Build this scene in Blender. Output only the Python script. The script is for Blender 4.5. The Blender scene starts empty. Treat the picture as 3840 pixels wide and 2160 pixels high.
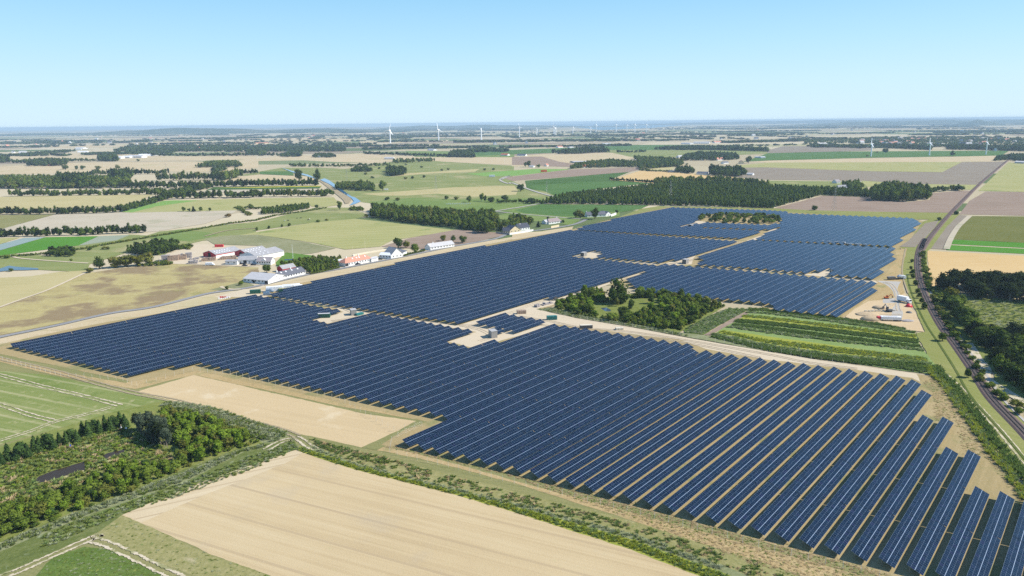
import bpy, math, random
import numpy as np
from mathutils import Vector, Matrix, noise as mnoise

random.seed(7)
RNG = np.random.default_rng(7)
SC = bpy.context.scene
COL = SC.collection

# ------------------------------------------------------------------ camera
CAM_H, FOC, HOR, ROLL = 113.3, 2660.0, 459.0, math.radians(0.6)
PITCH = math.atan((1080 - HOR) / FOC)
_F = np.array([0, math.cos(PITCH), -math.sin(PITCH)])
_R = np.array([1.0, 0, 0])
_U = np.cross(_R, _F)
_R, _U = _R * math.cos(ROLL) - _U * math.sin(ROLL), _U * math.cos(ROLL) + _R * math.sin(ROLL)
cd = bpy.data.cameras.new('camera')
cam = bpy.data.objects.new('camera', cd)
COL.objects.link(cam)
cd.sensor_width = 36.0
cd.lens = 36.0 * FOC / 3840
cd.clip_start, cd.clip_end = 1.0, 150000.0
m = Matrix.Identity(4)
for i in range(3):
    m[i][0], m[i][1], m[i][2] = _R[i], _U[i], -_F[i]
m[2][3] = CAM_H
cam.matrix_world = m
SC.camera = cam

# ------------------------------------------------------------------ light
SUN_EL = math.radians(40.5)
wd = bpy.data.worlds.new('World'); SC.world = wd; wd.use_nodes = True
wn = wd.node_tree.nodes; wl = wd.node_tree.links
bg = wn['Background']
sky = wn.new('ShaderNodeTexSky'); sky.sky_type = 'NISHITA'; sky.sun_disc = False
sky.sun_elevation = SUN_EL; sky.sun_rotation = math.radians(90)
sky.altitude = 0; sky.air_density = 1.0; sky.dust_density = 0.6; sky.ozone_density = 2.0
tcw = wn.new('ShaderNodeTexCoord'); sxyz = wn.new('ShaderNodeSeparateXYZ'); wl.new(tcw.outputs['Generated'], sxyz.inputs[0])
rmp = wn.new('ShaderNodeValToRGB'); wl.new(sxyz.outputs[2], rmp.inputs[0])   # whitening of the air towards the horizon, the same all round
rmp.color_ramp.elements[0].position = 0.0; rmp.color_ramp.elements[0].color = (.95, .95, .95, 1)
rmp.color_ramp.elements[1].position = 1.0; rmp.color_ramp.elements[1].color = (.8, .8, .8, 1)
e_ = rmp.color_ramp.elements.new(.09); e_.color = (.9, .9, .9, 1)
e_ = rmp.color_ramp.elements.new(.2); e_.color = (.85, .85, .85, 1)
mxw = wn.new('ShaderNodeMix'); mxw.data_type = 'RGBA'; wl.new(rmp.outputs[0], mxw.inputs[0])
gain = wn.new('ShaderNodeMix'); gain.data_type = 'RGBA'; gain.blend_type = 'MULTIPLY'; gain.inputs[0].default_value = 1; gain.inputs[7].default_value = (1.0, 1.12, 1.02, 1)
wl.new(sky.outputs[0], gain.inputs[6]); wl.new(gain.outputs[2], mxw.inputs[6]); 
rm2 = wn.new('ShaderNodeValToRGB'); wl.new(sxyz.outputs[2], rm2.inputs[0])   # pale at the skyline, clear blue above
for i_, (p_, c_) in enumerate(((0.0, (.52, .67, .78)), (.05, (.46, .65, .785)), (.10, (.36, .595, .78)), (.17, (.235, .49, .73)), (.40, (.085, .23, .50)), (1.0, (.045, .13, .34)))):
    q_ = rm2.color_ramp.elements[i_] if i_ < 2 else rm2.color_ramp.elements.new(p_)
    q_.position = p_; q_.color = (*c_, 1)
sc2 = wn.new('ShaderNodeVectorMath'); sc2.operation = 'SCALE'; sc2.inputs['Scale'].default_value = 1 / .11
wl.new(rm2.outputs[0], sc2.inputs[0]); wl.new(sc2.outputs[0], mxw.inputs[7])
wl.new(mxw.outputs[2], bg.inputs[0]); bg.inputs[1].default_value = 0.11
sd = bpy.data.lights.new('sun', 'SUN'); so = bpy.data.objects.new('sun', sd); COL.objects.link(so)
sd.energy = 5.0; sd.angle = math.radians(0.53); sd.color = (1.0, 0.95, 0.87)
so.rotation_euler = (0, math.pi / 2 - SUN_EL, 0); so.location = (300, 0, 400)
SC.view_settings.view_transform = 'Standard'
SC.view_settings.look = 'None'
SC.view_settings.exposure = 0.45
SC.view_settings.gamma = 1.0
SC.render.engine = 'CYCLES'
SC.cycles.max_bounces = 6
SC.cycles.diffuse_bounces = 2
SC.cycles.glossy_bounces = 3
SC.cycles.transmission_bounces = 4
SC.cycles.transparent_max_bounces = 8
SC.cycles.volume_bounces = 0
SC.cycles.use_denoising = False

# ------------------------------------------------------------------ survey: a point of the flat land seen at a pixel of the 3840x2160 photograph
ZONE = {'z': (0, 0, 1.4907), 'a': (0, 420, .37267), 'b': (960, 420, .37267), 'c': (1920, 420, .37267), 'd': (2880, 420, .37267),
        'e': (0, 860, .37267), 'f': (960, 860, .37267), 'g': (1920, 860, .37267), 'h': (2880, 860, .37267),
        'i': (0, 1400, .52459), 'j': (960, 1620, .37267), 'k': (1920, 1400, .37267), 'l': (2880, 1400, .52459),
        'm': (580, 880, .23292), 'n': (1160, 860, .23292), 'o': (1860, 760, .23292), 'p': (0, 0, 1.0),
        'q': (0, 1500, .43956), 'r': (560, 1500, .43956), 's': (3200, 1000, .20704), 't': (2060, 1020, .48077), 'u': (3400, 1400, .27604)}
HSLOPE = math.tan(ROLL)
def G(px, py, z=0.0):
    py = max(py, HOR - (px - 1920) * HSLOPE + 6)
    d = _F + _R * (px - 1920) / FOC - _U * (py - 1080) / FOC
    t = (CAM_H - z) / -d[2]
    return Vector((d[0] * t, d[1] * t, z))
def px_of(s):
    """'a 1,2 3,4 b 5,6' -> list of full pixel positions"""
    out, zn = [], 'p'
    for w in s.split():
        if w in ZONE:
            zn = w
        else:
            x, y = w.split(',')
            x0, y0, k = ZONE[zn]
            out.append((x0 + float(x) * k, y0 + float(y) * k))
    return out
def S(s, z=0.0):
    return [G(x, y, z) for x, y in px_of(s)]
def mpp(p):
    """metres per photo pixel at ground point p"""
    v = np.array([p[0], p[1], p[2] - CAM_H])
    return float(v @ _F) / FOC

# ------------------------------------------------------------------ objects
def tag(o, label=None, cat=None, group=None, kind=None):
    if label: o['label'] = label
    if cat: o['category'] = cat
    if group: o['group'] = group
    if kind: o['kind'] = kind
    return o
def empty(name, loc, rz=0.0, sc=1.0):
    o = bpy.data.objects.new(name, None); COL.objects.link(o)
    o.location = loc; o.rotation_euler = (0, 0, rz); o.scale = (sc, sc, sc) if not isinstance(sc, tuple) else sc
    o.empty_display_size = 0.5
    return o
def link(name, me, parent=None):
    o = bpy.data.objects.new(name, me); COL.objects.link(o)
    if parent: o.parent = parent
    return o
def np_mesh(name, V, F, mats, mi=None, smooth=False):
    """V (n,3), F (m,k) quads or triangles"""
    V = np.asarray(V, dtype=np.float32); F = np.asarray(F, dtype=np.int32)
    me = bpy.data.meshes.new(name)
    k = F.shape[1]
    me.vertices.add(len(V)); me.vertices.foreach_set('co', V.ravel())
    me.loops.add(F.size); me.loops.foreach_set('vertex_index', F.ravel())
    me.polygons.add(len(F))
    me.polygons.foreach_set('loop_start', np.arange(0, F.size, k, dtype=np.int32))
    me.polygons.foreach_set('loop_total', np.full(len(F), k, dtype=np.int32))
    for mt in mats: me.materials.append(mt)
    if mi is not None: me.polygons.foreach_set('material_index', np.asarray(mi, dtype=np.int32))
    if smooth: me.polygons.foreach_set('use_smooth', np.ones(len(F), dtype=bool))
    me.update(calc_edges=True); me.validate()
    return me
class MB:
    """collects faces; build() links them as one mesh object"""
    def __init__(self): self.v, self.f, self.mi = [], [], []
    def face(self, pts, mi=0):
        n = len(self.v); self.v += [tuple(p) for p in pts]; self.f.append(list(range(n, n + len(pts)))); self.mi.append(mi)
    def hexa(self, b, t, mi=0):
        """4 bottom + 4 top points"""
        n = len(self.v); self.v += [tuple(p) for p in b] + [tuple(p) for p in t]
        for q in ((3, 2, 1, 0), (4, 5, 6, 7), (0, 1, 5, 4), (1, 2, 6, 5), (2, 3, 7, 6), (3, 0, 4, 7)):
            self.f.append([n + a for a in q]); self.mi.append(mi)
    def box(self, x0, x1, y0, y1, z0, z1, mi=0):
        self.hexa([(x0, y0, z0), (x1, y0, z0), (x1, y1, z0), (x0, y1, z0)], [(x0, y0, z1), (x1, y0, z1), (x1, y1, z1), (x0, y1, z1)], mi)
    def tube(self, a, b, r0, r1=None, n=8, mi=0, cap=True):
        r1 = r0 if r1 is None else r1
        a, b = Vector(a), Vector(b); d = (b - a).normalized()
        x = d.orthogonal().normalized(); y = d.cross(x)
        k = len(self.v)
        for p, r in ((a, r0), (b, r1)):
            for i in range(n):
                t = 2 * math.pi * i / n
                self.v.append(tuple(p + (x * math.cos(t) + y * math.sin(t)) * r))
        for i in range(n):
            j = (i + 1) % n
            self.f.append([k + i, k + j, k + n + j, k + n + i]); self.mi.append(mi)
        if cap:
            self.f.append([k + n + i for i in range(n)]); self.mi.append(mi)
            self.f.append([k + i for i in reversed(range(n))]); self.mi.append(mi)
    def loft(self, rings, mi=0, cap=True):
        """rings: lists of points of equal count"""
        k = len(self.v); n = len(rings[0])
        for r in rings: self.v += [tuple(p) for p in r]
        for q in range(len(rings) - 1):
            for i in range(n):
                j = (i + 1) % n
                self.f.append([k + q * n + i, k + q * n + j, k + (q + 1) * n + j, k + (q + 1) * n + i]); self.mi.append(mi)
        if cap:
            self.f.append([k + i for i in reversed(range(n))]); self.mi.append(mi)
            self.f.append([k + (len(rings) - 1) * n + i for i in range(n)]); self.mi.append(mi)
    def mesh(self, name, mats):
        me = bpy.data.meshes.new(name); me.from_pydata(self.v, [], self.f)
        for mt in (mats if isinstance(mats, (list, tuple)) else [mats]): me.materials.append(mt)
        me.polygons.foreach_set('material_index', self.mi)
        me.update()
        return me
    def build(self, name, mats, parent=None):
        return link(name, self.mesh(name, mats), parent)

# ------------------------------------------------------------------ materials
def nmat(name):
    mt = bpy.data.materials.new(name); mt.use_nodes = True
    nt = mt.node_tree
    for n in list(nt.nodes): nt.nodes.remove(n)
    out = nt.nodes.new('ShaderNodeOutputMaterial')
    return mt, nt, out
def N(nt, typ, **kw):
    n = nt.nodes.new(typ)
    for k, v in kw.items():
        if k.startswith('i_'):
            key = k[2:]; n.inputs[int(key) if key.isdigit() else key.replace('_', ' ')].default_value = v
        else: setattr(n, k, v)
    return n
def math_(nt, op, a, b=None, c=None, clamp=False):
    n = nt.nodes.new('ShaderNodeMath'); n.operation = op; n.use_clamp = clamp
    for i, v in enumerate((a, b, c)):
        if v is None: continue
        if isinstance(v, (int, float)): n.inputs[i].default_value = v
        else: nt.links.new(v, n.inputs[i])
    return n.outputs[0]
def ramp(nt, fac, stops, mode='LINEAR'):
    r = nt.nodes.new('ShaderNodeValToRGB'); r.color_ramp.interpolation = mode
    e = r.color_ramp.elements
    while len(e) > 1: e.remove(e[-1])
    for i, (p, c) in enumerate(stops):
        q = e[0] if i == 0 else e.new(p)
        q.position = p; q.color = (*c, 1) if len(c) == 3 else c
    nt.links.new(fac, r.inputs[0])
    return r.outputs[0]
def mixc(nt, fac, a, b):
    n = nt.nodes.new('ShaderNodeMix'); n.data_type = 'RGBA'
    for sck, v in ((n.inputs[0], fac), (n.inputs[6], a), (n.inputs[7], b)):
        if isinstance(v, (int, float)): sck.default_value = v
        elif isinstance(v, tuple): sck.default_value = (*v, 1)
        else: nt.links.new(v, sck)
    return n.outputs[2]
def noise_(nt, vec, scale, detail=3, rough=.55):
    n = N(nt, 'ShaderNodeTexNoise', i_Scale=scale, i_Detail=detail, i_Roughness=rough)
    nt.links.new(vec, n.inputs['Vector'])
    return n.outputs[0]
FM = {}
def field_mat(name, cols, ang=0.0, along=60.0, across=2.5, w=(.35, .45, .2), big=.018, fine=1.1, con=2.2, spots=None, bump=.25, rows=None):
    """soil and crop cover: broad patches, streaks along the drilling direction (ang degrees from +x), fine grain, optional spots and rows"""
    mt, nt, out = nmat(name)
    pos = N(nt, 'ShaderNodeNewGeometry').outputs['Position']
    mp = N(nt, 'ShaderNodeMapping', vector_type='POINT'); nt.links.new(pos, mp.inputs[0])
    mp.inputs['Rotation'].default_value = (0, 0, -math.radians(ang))
    sc = N(nt, 'ShaderNodeVectorMath', operation='MULTIPLY'); nt.links.new(mp.outputs[0], sc.inputs[0]); sc.inputs[1].default_value = (1 / along, 1 / across, 1)
    sc2 = N(nt, 'ShaderNodeVectorMath', operation='MULTIPLY'); nt.links.new(mp.outputs[0], sc2.inputs[0]); sc2.inputs[1].default_value = (1 / along * 1.7, 3.4 / across, 1)
    n2 = math_(nt, 'MULTIPLY_ADD', noise_(nt, sc2.outputs[0], 1.0, 2), .4, math_(nt, 'MULTIPLY', noise_(nt, sc.outputs[0], 1.0, 3), .6))
    n1 = noise_(nt, pos, big, 4); n3 = noise_(nt, pos, fine, 3, .65)
    f = math_(nt, 'MULTIPLY', n1, w[0]); f = math_(nt, 'MULTIPLY_ADD', n2, w[1], f); f = math_(nt, 'MULTIPLY_ADD', n3, w[2], f)
    f = math_(nt, 'MULTIPLY_ADD', math_(nt, 'SUBTRACT', f, .5 * sum(w)), con, .5, clamp=True)
    k = len(cols)
    c = ramp(nt, f, [(i / (k - 1), q) for i, q in enumerate(cols)])
    if rows:   # (spacing, colour, share)
        sp = N(nt, 'ShaderNodeSeparateXYZ'); nt.links.new(mp.outputs[0], sp.inputs[0])
        wob = math_(nt, 'MULTIPLY', n1, .6)
        s = math_(nt, 'FRACT', math_(nt, 'MULTIPLY', math_(nt, 'ADD', sp.outputs[1], wob), 1 / rows[0]))
        g = math_(nt, 'LESS_THAN', s, rows[2])
        g = math_(nt, 'MULTIPLY', g, math_(nt, 'MULTIPLY_ADD', n2, 1.6, -.25, clamp=True))
        c = mixc(nt, g, c, rows[1])
    for sp in (spots or []):   # (scale, threshold, softness, colour, strength)
        ns = noise_(nt, pos, sp[0], 4, .6)
        g = math_(nt, 'MULTIPLY', math_(nt, 'DIVIDE', math_(nt, 'SUBTRACT', ns, sp[1]), sp[2], clamp=True), sp[4])
        c = mixc(nt, g, c, sp[3])
    b = N(nt, 'ShaderNodeBsdfDiffuse'); nt.links.new(c, b.inputs[0])
    if bump:
        bp = N(nt, 'ShaderNodeBump', i_Strength=bump, i_Distance=.35); nt.links.new(n3, bp.inputs['Height']); nt.links.new(bp.outputs[0], b.inputs['Normal'])
    nt.links.new(b.outputs[0], out.inputs[0])
    FM[name] = mt
    return mt
def paint(name, col, rough=.6, metal=0.0, var=.12, scale=1.5, spec=.4):
    mt, nt, out = nmat(name)
    tc = N(nt, 'ShaderNodeNewGeometry').outputs['Position']
    n = noise_(nt, tc, scale, 4, .6)
    c = ramp(nt, n, [(.25, tuple(x * (1 - var) for x in col)), (.75, tuple(min(1, x * (1 + var)) for x in col))])
    b = N(nt, 'ShaderNodeBsdfPrincipled', i_Roughness=rough, i_Metallic=metal); b.inputs['Specular IOR Level'].default_value = spec
    nt.links.new(c, b.inputs['Base Color']); nt.links.new(b.outputs[0], out.inputs[0])
    FM[name] = mt
    return mt
# ------------------------------------------------------------------ field covers
STRAW = [(.34, .245, .13), (.47, .36, .205), (.56, .45, .28)]
field_mat('straw_near', [(.36, .265, .145), (.49, .38, .22), (.56, .455, .285)], ang=-24, along=110, across=2.6, w=(.35, .5, .15), con=2.3, rows=(14, (.37, .28, .17), .07), fine=2.5, bump=.2, spots=[(.03, .55, .15, (.40, .335, .24), .55), (.6, .62, .08, (.42, .38, .2), .3)])
field_mat('straw_mid', [(.40, .30, .165), (.51, .39, .225), (.57, .45, .275)], ang=-22, along=70, across=2.2, spots=[(.05, .6, .1, (.6, .5, .34), .6)], con=1.6)
field_mat('straw', [(.40, .31, .175), (.50, .40, .25), (.56, .46, .30)], ang=4, along=160, across=9, con=2.1, rows=(24, (.38, .32, .17), .1), spots=[(.008, .55, .1, (.40, .36, .19), .5)])
field_mat('straw_green', [(.30, .28, .12), (.42, .36, .18), (.48, .41, .22)], ang=10, along=120, across=5, con=1.9)
field_mat('golden', [(.46, .31, .13), (.54, .38, .18), (.60, .45, .24)], ang=2, along=90, across=3, con=1.8)
field_mat('pale_soil', [(.36, .31, .22), (.45, .39, .29), (.50, .44, .33)], ang=20, along=80, across=5, con=2.0, spots=[(.02, .55, .12, (.28, .28, .17), .5)])
field_mat('sand', [(.45, .37, .25), (.54, .45, .32), (.60, .51, .38)], ang=-15, along=20, across=2, con=1.8, fine=.8)
field_mat('sandy_dig', [(.40, .28, .155), (.53, .40, .24), (.60, .48, .31)], ang=-15, along=20, across=3, con=2.2, fine=.5)
field_mat('lane_rut', [(.38, .30, .19), (.48, .39, .27), (.57, .47, .34)], along=8, across=2, con=2.6, fine=.6)
field_mat('gravel', [(.36, .34, .30), (.45, .42, .37)], along=20, across=2, con=1.5)
field_mat('mown_green', [(.12, .165, .04), (.19, .225, .07), (.31, .30, .13)], ang=-22, along=60, across=3, con=2.6, spots=[(.25, .58, .1, (.40, .36, .2), .6), (.05, .56, .1, (.12, .17, .04), .6)], rows=(9, (.36, .34, .18), .16))
field_mat('weed_green', [(.07, .095, .025), (.125, .15, .045), (.22, .22, .10)], ang=30, along=18, across=3, w=(.3, .35, .35), con=2.6, fine=.7, spots=[(.3, .6, .12, (.34, .37, .26), .55)], bump=.6)
field_mat('pale_weed', [(.12, .145, .055), (.21, .225, .11), (.34, .34, .22)], ang=25, along=14, across=2.5, w=(.3, .4, .3), con=2.6, fine=.8, bump=.6)
field_mat('olive_weed', [(.17, .165, .055), (.25, .235, .095), (.38, .33, .17)], ang=-24, along=14, across=2, w=(.3, .3, .4), con=2.4, fine=.6, spots=[(.4, .6, .1, (.11, .16, .04), .7), (.12, .62, .1, (.48, .4, .26), .5)], bump=.6)
field_mat('clover', [(.06, .105, .022), (.105, .155, .035), (.18, .22, .06)], along=10, across=6, con=2.4, spots=[(.35, .62, .1, (.34, .33, .08), .7)], bump=.6)
field_mat('dry_grass', [(.27, .195, .085), (.40, .295, .145), (.50, .40, .23)], ang=49, along=16, across=2, w=(.35, .3, .35), con=2.2, fine=.8, spots=[(.08, .56, .12, (.24, .235, .10), .75)], bump=.5)
field_mat('park_floor', [(.24, .20, .09), (.35, .27, .135), (.44, .35, .20)], ang=49, along=30, across=2, con=2.0, spots=[(.06, .55, .1, (.18, .2, .08), .6)], bump=.4)
field_mat('olive_strip', [(.15, .155, .06), (.215, .21, .085), (.33, .28, .14)], ang=-20, along=40, across=1.0, w=(.2, .6, .2), con=2.4, bump=.4)
field_mat('rough_heath', [(.29, .23, .105), (.40, .34, .155), (.52, .45, .23)], ang=-12, along=26, across=5, w=(.5, .25, .25), big=.022, con=2.8, fine=.6, spots=[(.022, .48, .10, (.19, .13, .085), .75), (.06, .58, .1, (.45, .37, .17), .6), (.03, .6, .08, (.2, .2, .07), .5)], bump=.5)
field_mat('meadow', [(.15, .185, .062), (.21, .235, .085), (.32, .30, .135)], ang=5, along=90, across=9, con=2.3, spots=[(.012, .56, .1, (.40, .34, .19), .6)])
field_mat('meadow_green', [(.11, .17, .05), (.16, .22, .065), (.25, .27, .11)], ang=5, along=90, across=9, con=2.3)
field_mat('yellow_green', [(.24, .26, .085), (.345, .33, .14), (.40, .36, .18)], ang=12, along=90, across=5, con=2.3, rows=(16, (.22, .23, .09), .12), spots=[(.02, .6, .08, (.17, .23, .06), .7)])
field_mat('stubble_weed', [(.135, .15, .07), (.235, .235, .125), (.34, .31, .20)], ang=-15, along=6, across=3, con=2.5, fine=.5)
field_mat('bright_green', [(.055, .165, .018), (.085, .215, .03), (.115, .25, .05)], ang=14, along=60, across=4, con=1.8)
field_mat('fresh_green', [(.14, .27, .06), (.185, .31, .08), (.22, .33, .11)], ang=5, along=60, across=6, con=1.8)
field_mat('dark_green', [(.042, .095, .025), (.065, .125, .035), (.11, .175, .06)], ang=6, along=140, across=8, con=2.4, rows=(20, (.12, .16, .06), .1))
field_mat('beet_green', [(.05, .115, .03), (.08, .155, .045), (.13, .20, .07)], ang=3, along=90, across=6, con=2.4, rows=(20, (.16, .2, .08), .1))
field_mat('blue_green', [(.19, .26, .245), (.24, .31, .29), (.28, .35, .32)], ang=20, along=60, across=5, con=1.6)
field_mat('grey_green', [(.20, .245, .17), (.27, .30, .22), (.33, .34, .25)], ang=20, along=60, across=5, con=1.8)
field_mat('brown_soil', [(.215, .155, .115), (.275, .205, .155), (.32, .25, .195)], ang=3, along=120, across=5, con=2.2, rows=(24, (.34, .27, .2), .1), spots=[(.01, .55, .1, (.24, .18, .13), .5)])
field_mat('taupe_soil', [(.20, .165, .125), (.25, .21, .16), (.30, .26, .2)], ang=3, along=80, across=4, con=1.8)
field_mat('mustard', [(.45, .40, .04), (.55, .47, .05)], con=1.5)
field_mat('olive_crop', [(.10, .115, .032), (.145, .15, .045), (.20, .185, .07)], ang=2, along=50, across=2, con=2.0)
field_mat('maize_ground', [(.05, .075, .02), (.09, .12, .03), (.2, .19, .08)], ang=-12, along=14, across=1.5, con=2.2)
field_mat('yellow_crop', [(.17, .21, .035), (.27, .29, .05), (.36, .35, .09)], ang=-12, along=16, across=1.5, w=(.2, .5, .3), con=2.2, bump=.6)
field_mat('light_crop', [(.13, .20, .055), (.20, .27, .09), (.31, .34, .16)], ang=-12, along=16, across=1.5, w=(.2, .5, .3), con=2.3, bump=.6)
field_mat('heath_bank', [(.105, .14, .032), (.18, .205, .055), (.28, .26, .10)], along=10, across=6, w=(.4, .2, .4), con=2.6, fine=.5, spots=[(.12, .6, .1, (.3, .2, .09), .25), (.2, .6, .1, (.09, .13, .03), .7)], bump=.6)
field_mat('clearing', [(.12, .145, .035), (.18, .195, .055), (.25, .235, .09)], along=10, across=5, con=2.2, bump=.5)
field_mat('verge', [(.15, .185, .045), (.225, .235, .075), (.32, .29, .13)], ang=-58, along=60, across=1.6, w=(.25, .55, .2), con=2.3, bump=.4)
field_mat('straw_headland', [(.41, .31, .18), (.52, .42, .27), (.6, .5, .33)], ang=27, along=60, across=2.0, w=(.3, .55, .15), con=2.3, rows=(5, (.36, .27, .16), .14), fine=2.5, bump=.2)
field_mat('asphalt', [(.20, .20, .20), (.26, .255, .25), (.31, .30, .29)], along=30, across=2, con=1.4)
field_mat('ballast', [(.10, .07, .062), (.155, .112, .10), (.20, .155, .135)], ang=-58, along=4, across=.8, w=(.2, .4, .4), con=2.2, fine=2.5)
field_mat('track_chalk', [(.42, .36, .24), (.54, .46, .33), (.6, .53, .42)], along=6, across=3, con=2.4, fine=.6, spots=[(.25, .5, .1, (.24, .24, .10), .9)])
field_mat('bank_earth', [(.24, .195, .12), (.33, .27, .17), (.38, .32, .22)], ang=-60, along=40, across=2, con=1.8)
field_mat('lawn', [(.085, .17, .03), (.13, .22, .045)], con=1.8)

def water_mat(name, col, rough=.06, bump=.05):
    mt, nt, out = nmat(name)
    b = N(nt, 'ShaderNodeBsdfPrincipled', i_Roughness=rough, i_IOR=1.33 if 'pond' not in name else 1.2); b.inputs['Base Color'].default_value = (*col, 1)
    pos = N(nt, 'ShaderNodeNewGeometry').outputs['Position']
    bp = N(nt, 'ShaderNodeBump', i_Strength=bump, i_Distance=.1); nt.links.new(noise_(nt, pos, .8, 3), bp.inputs['Height']); nt.links.new(bp.outputs[0], b.inputs['Normal'])
    nt.links.new(b.outputs[0], out.inputs[0]); FM[name] = mt
    return mt
water_mat('canal_water', (.05, .16, .32)); water_mat('pond_water', (.045, .032, .018), .08, .03); water_mat('pool_water', (.05, .075, .10), .1); water_mat('sea_water', (.02, .08, .12), .25, .2)

# ------------------------------------------------------------------ the land
def land_sheet():
    xs = sorted(set([s * v for s in (-1, 1) for v in (0, 150, 300, 600, 1000, 2000, 4000, 8000, 15000, 30000)]))
    ys = [-3000, -1000, -300, 0, 150, 300, 450, 600, 900, 1300, 2000, 3000, 5000, 8000, 12000, 18000, 24000, 30000]
    V = [(x, y, -.4) for y in ys for x in xs]; w = len(xs)
    F = [(j * w + i, j * w + i + 1, (j + 1) * w + i + 1, (j + 1) * w + i) for j in range(len(ys) - 1) for i in range(w - 1)]
    mt, nt, out = nmat('far_farmland')
    pos = N(nt, 'ShaderNodeNewGeometry').outputs['Position']
    nz = noise_(nt, pos, .0011, 2)
    mp = N(nt, 'ShaderNodeMapping'); nt.links.new(pos, mp.inputs[0]); mp.inputs['Rotation'].default_value = (0, 0, .22); mp.inputs['Scale'].default_value = (1 / 620, 1 / 330, 0)
    vo = N(nt, 'ShaderNodeTexVoronoi', voronoi_dimensions='2D', distance='CHEBYCHEV', i_Scale=1.0, i_Randomness=.85); nt.links.new(mp.outputs[0], vo.inputs['Vector'])
    hs = N(nt, 'ShaderNodeSeparateColor'); nt.links.new(vo.outputs['Color'], hs.inputs[0])
    c = ramp(nt, hs.outputs[0], [(0, (.42, .35, .23)), (.2, (.52, .44, .30)), (.40, (.45, .38, .25)), (.58, (.16, .20, .09)), (.66, (.54, .46, .32)), (.74, (.28, .225, .165)), (.84, (.085, .135, .05)), (.93, (.38, .35, .2))], 'CONSTANT')
    n2 = noise_(nt, pos, .01, 4)
    c = mixc(nt, math_(nt, 'MULTIPLY', n2, .3), c, (.30, .27, .15))
    b = N(nt, 'ShaderNodeBsdfDiffuse'); nt.links.new(c, b.inputs[0]); nt.links.new(b.outputs[0], out.inputs[0])
    o = link('ground', np_mesh('ground', V, F, [mt])); tag(o, kind='structure')
land_sheet()

LAYER = [0]
def rough_edge(pts):
    """field borders are never ruled lines: a small wander, larger for far and long edges"""
    out = []
    for i, p in enumerate(pts):
        q = pts[(i + 1) % len(pts)]; d = Vector((q[0] - p[0], q[1] - p[1])); L = d.length
        dist = max(150, min(math.hypot(*p[:2]), math.hypot(*q[:2]))); out.append(p)
        if L < 2 or dist > 1500: continue
        n = int(min(60, L / (2.2 * dist / 250))); nrm = Vector((-d.y, d.x)) / L
        for k in range(1, n):
            t = k / n; x, y = p[0] + d.x * t, p[1] + d.y * t
            w = (mnoise.noise((x * .35, y * .35, 3)) * .5 + mnoise.noise((x * .06, y * .06, 9)) * .5) * min(1, dist / 400 + .4) * min(1, 6 * t, 6 * (1 - t))
            out.append((x + nrm.x * w, y + nrm.y * w))
    return out
def sheet(name, pts, mat, parent=None, label=None):
    """a flat polygon lying on the land, each a few millimetres (far away: centimetres) above the one before"""
    LAYER[0] += 1
    dmin = min(math.hypot(p[0], p[1]) for p in pts)
    z = -.35 + .0025 * LAYER[0] * max(1.0, dmin / 450)
    a = sum(pts[i][0] * pts[(i + 1) % len(pts)][1] - pts[(i + 1) % len(pts)][0] * pts[i][1] for i in range(len(pts)))
    if a < 0: pts = pts[::-1]
    pts = rough_edge(pts)
    me = bpy.data.meshes.new(name); me.from_pydata([(p[0], p[1], z) for p in pts], [], [list(range(len(pts)))])
    me.materials.append(FM[mat])
    o = link(name, me, parent)
    if not parent: tag(o, kind='structure')
    if label: o['label'] = label
    return o
def smooth_line(pts, n=4):
    out = []
    P = [pts[0]] + list(pts) + [pts[-1]]
    for i in range(1, len(P) - 2):
        p0, p1, p2, p3 = (Vector(q) for q in P[i - 1:i + 3])
        for k in range(n):
            t = k / n
            out.append(.5 * ((2 * p1) + (p2 - p0) * t + (2 * p0 - 5 * p1 + 4 * p2 - p3) * t * t + (3 * p1 - p0 - 3 * p2 + p3) * t ** 3))
    out.append(Vector(pts[-1]))
    return out
def offset_line(pts, d):
    out = []
    for i, p in enumerate(pts):
        t = (pts[min(i + 1, len(pts) - 1)] - pts[max(i - 1, 0)]); t.z = 0; t.normalize()
        out.append(Vector((p[0] - t.y * d, p[1] + t.x * d, p[2])))
    return out
def ribbon_mb(mb, pts, w, z, mi=0, off=0.0, jit=0.0):
    if off: pts = offset_line(pts, off)
    A, B = offset_line(pts, w / 2), offset_line(pts, -w / 2)
    if jit:
        for X in (A, B):
            for i, p in enumerate(X): p += Vector((random.uniform(-1, 1), random.uniform(-1, 1), 0)) * jit * w
    for i in range(len(pts) - 1):
        mb.face([(B[i][0], B[i][1], z), (B[i + 1][0], B[i + 1][1], z), (A[i + 1][0], A[i + 1][1], z), (A[i][0], A[i][1], z)], mi)
def ribbon(name, pts, w, mat, offs=(0.0,), smooth=True, jit=0.0):
    LAYER[0] += 1
    if smooth: pts = smooth_line(pts, 24 if jit else 4)
    dmin = min(math.hypot(p[0], p[1]) for p in pts)
    mb = MB(); z = -.35 + .0025 * LAYER[0] * max(1.0, dmin / 450)
    for of in offs: ribbon_mb(mb, pts, w, z, 0, of, jit)
    return tag(mb.build(name, FM[mat]), kind='structure')

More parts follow.
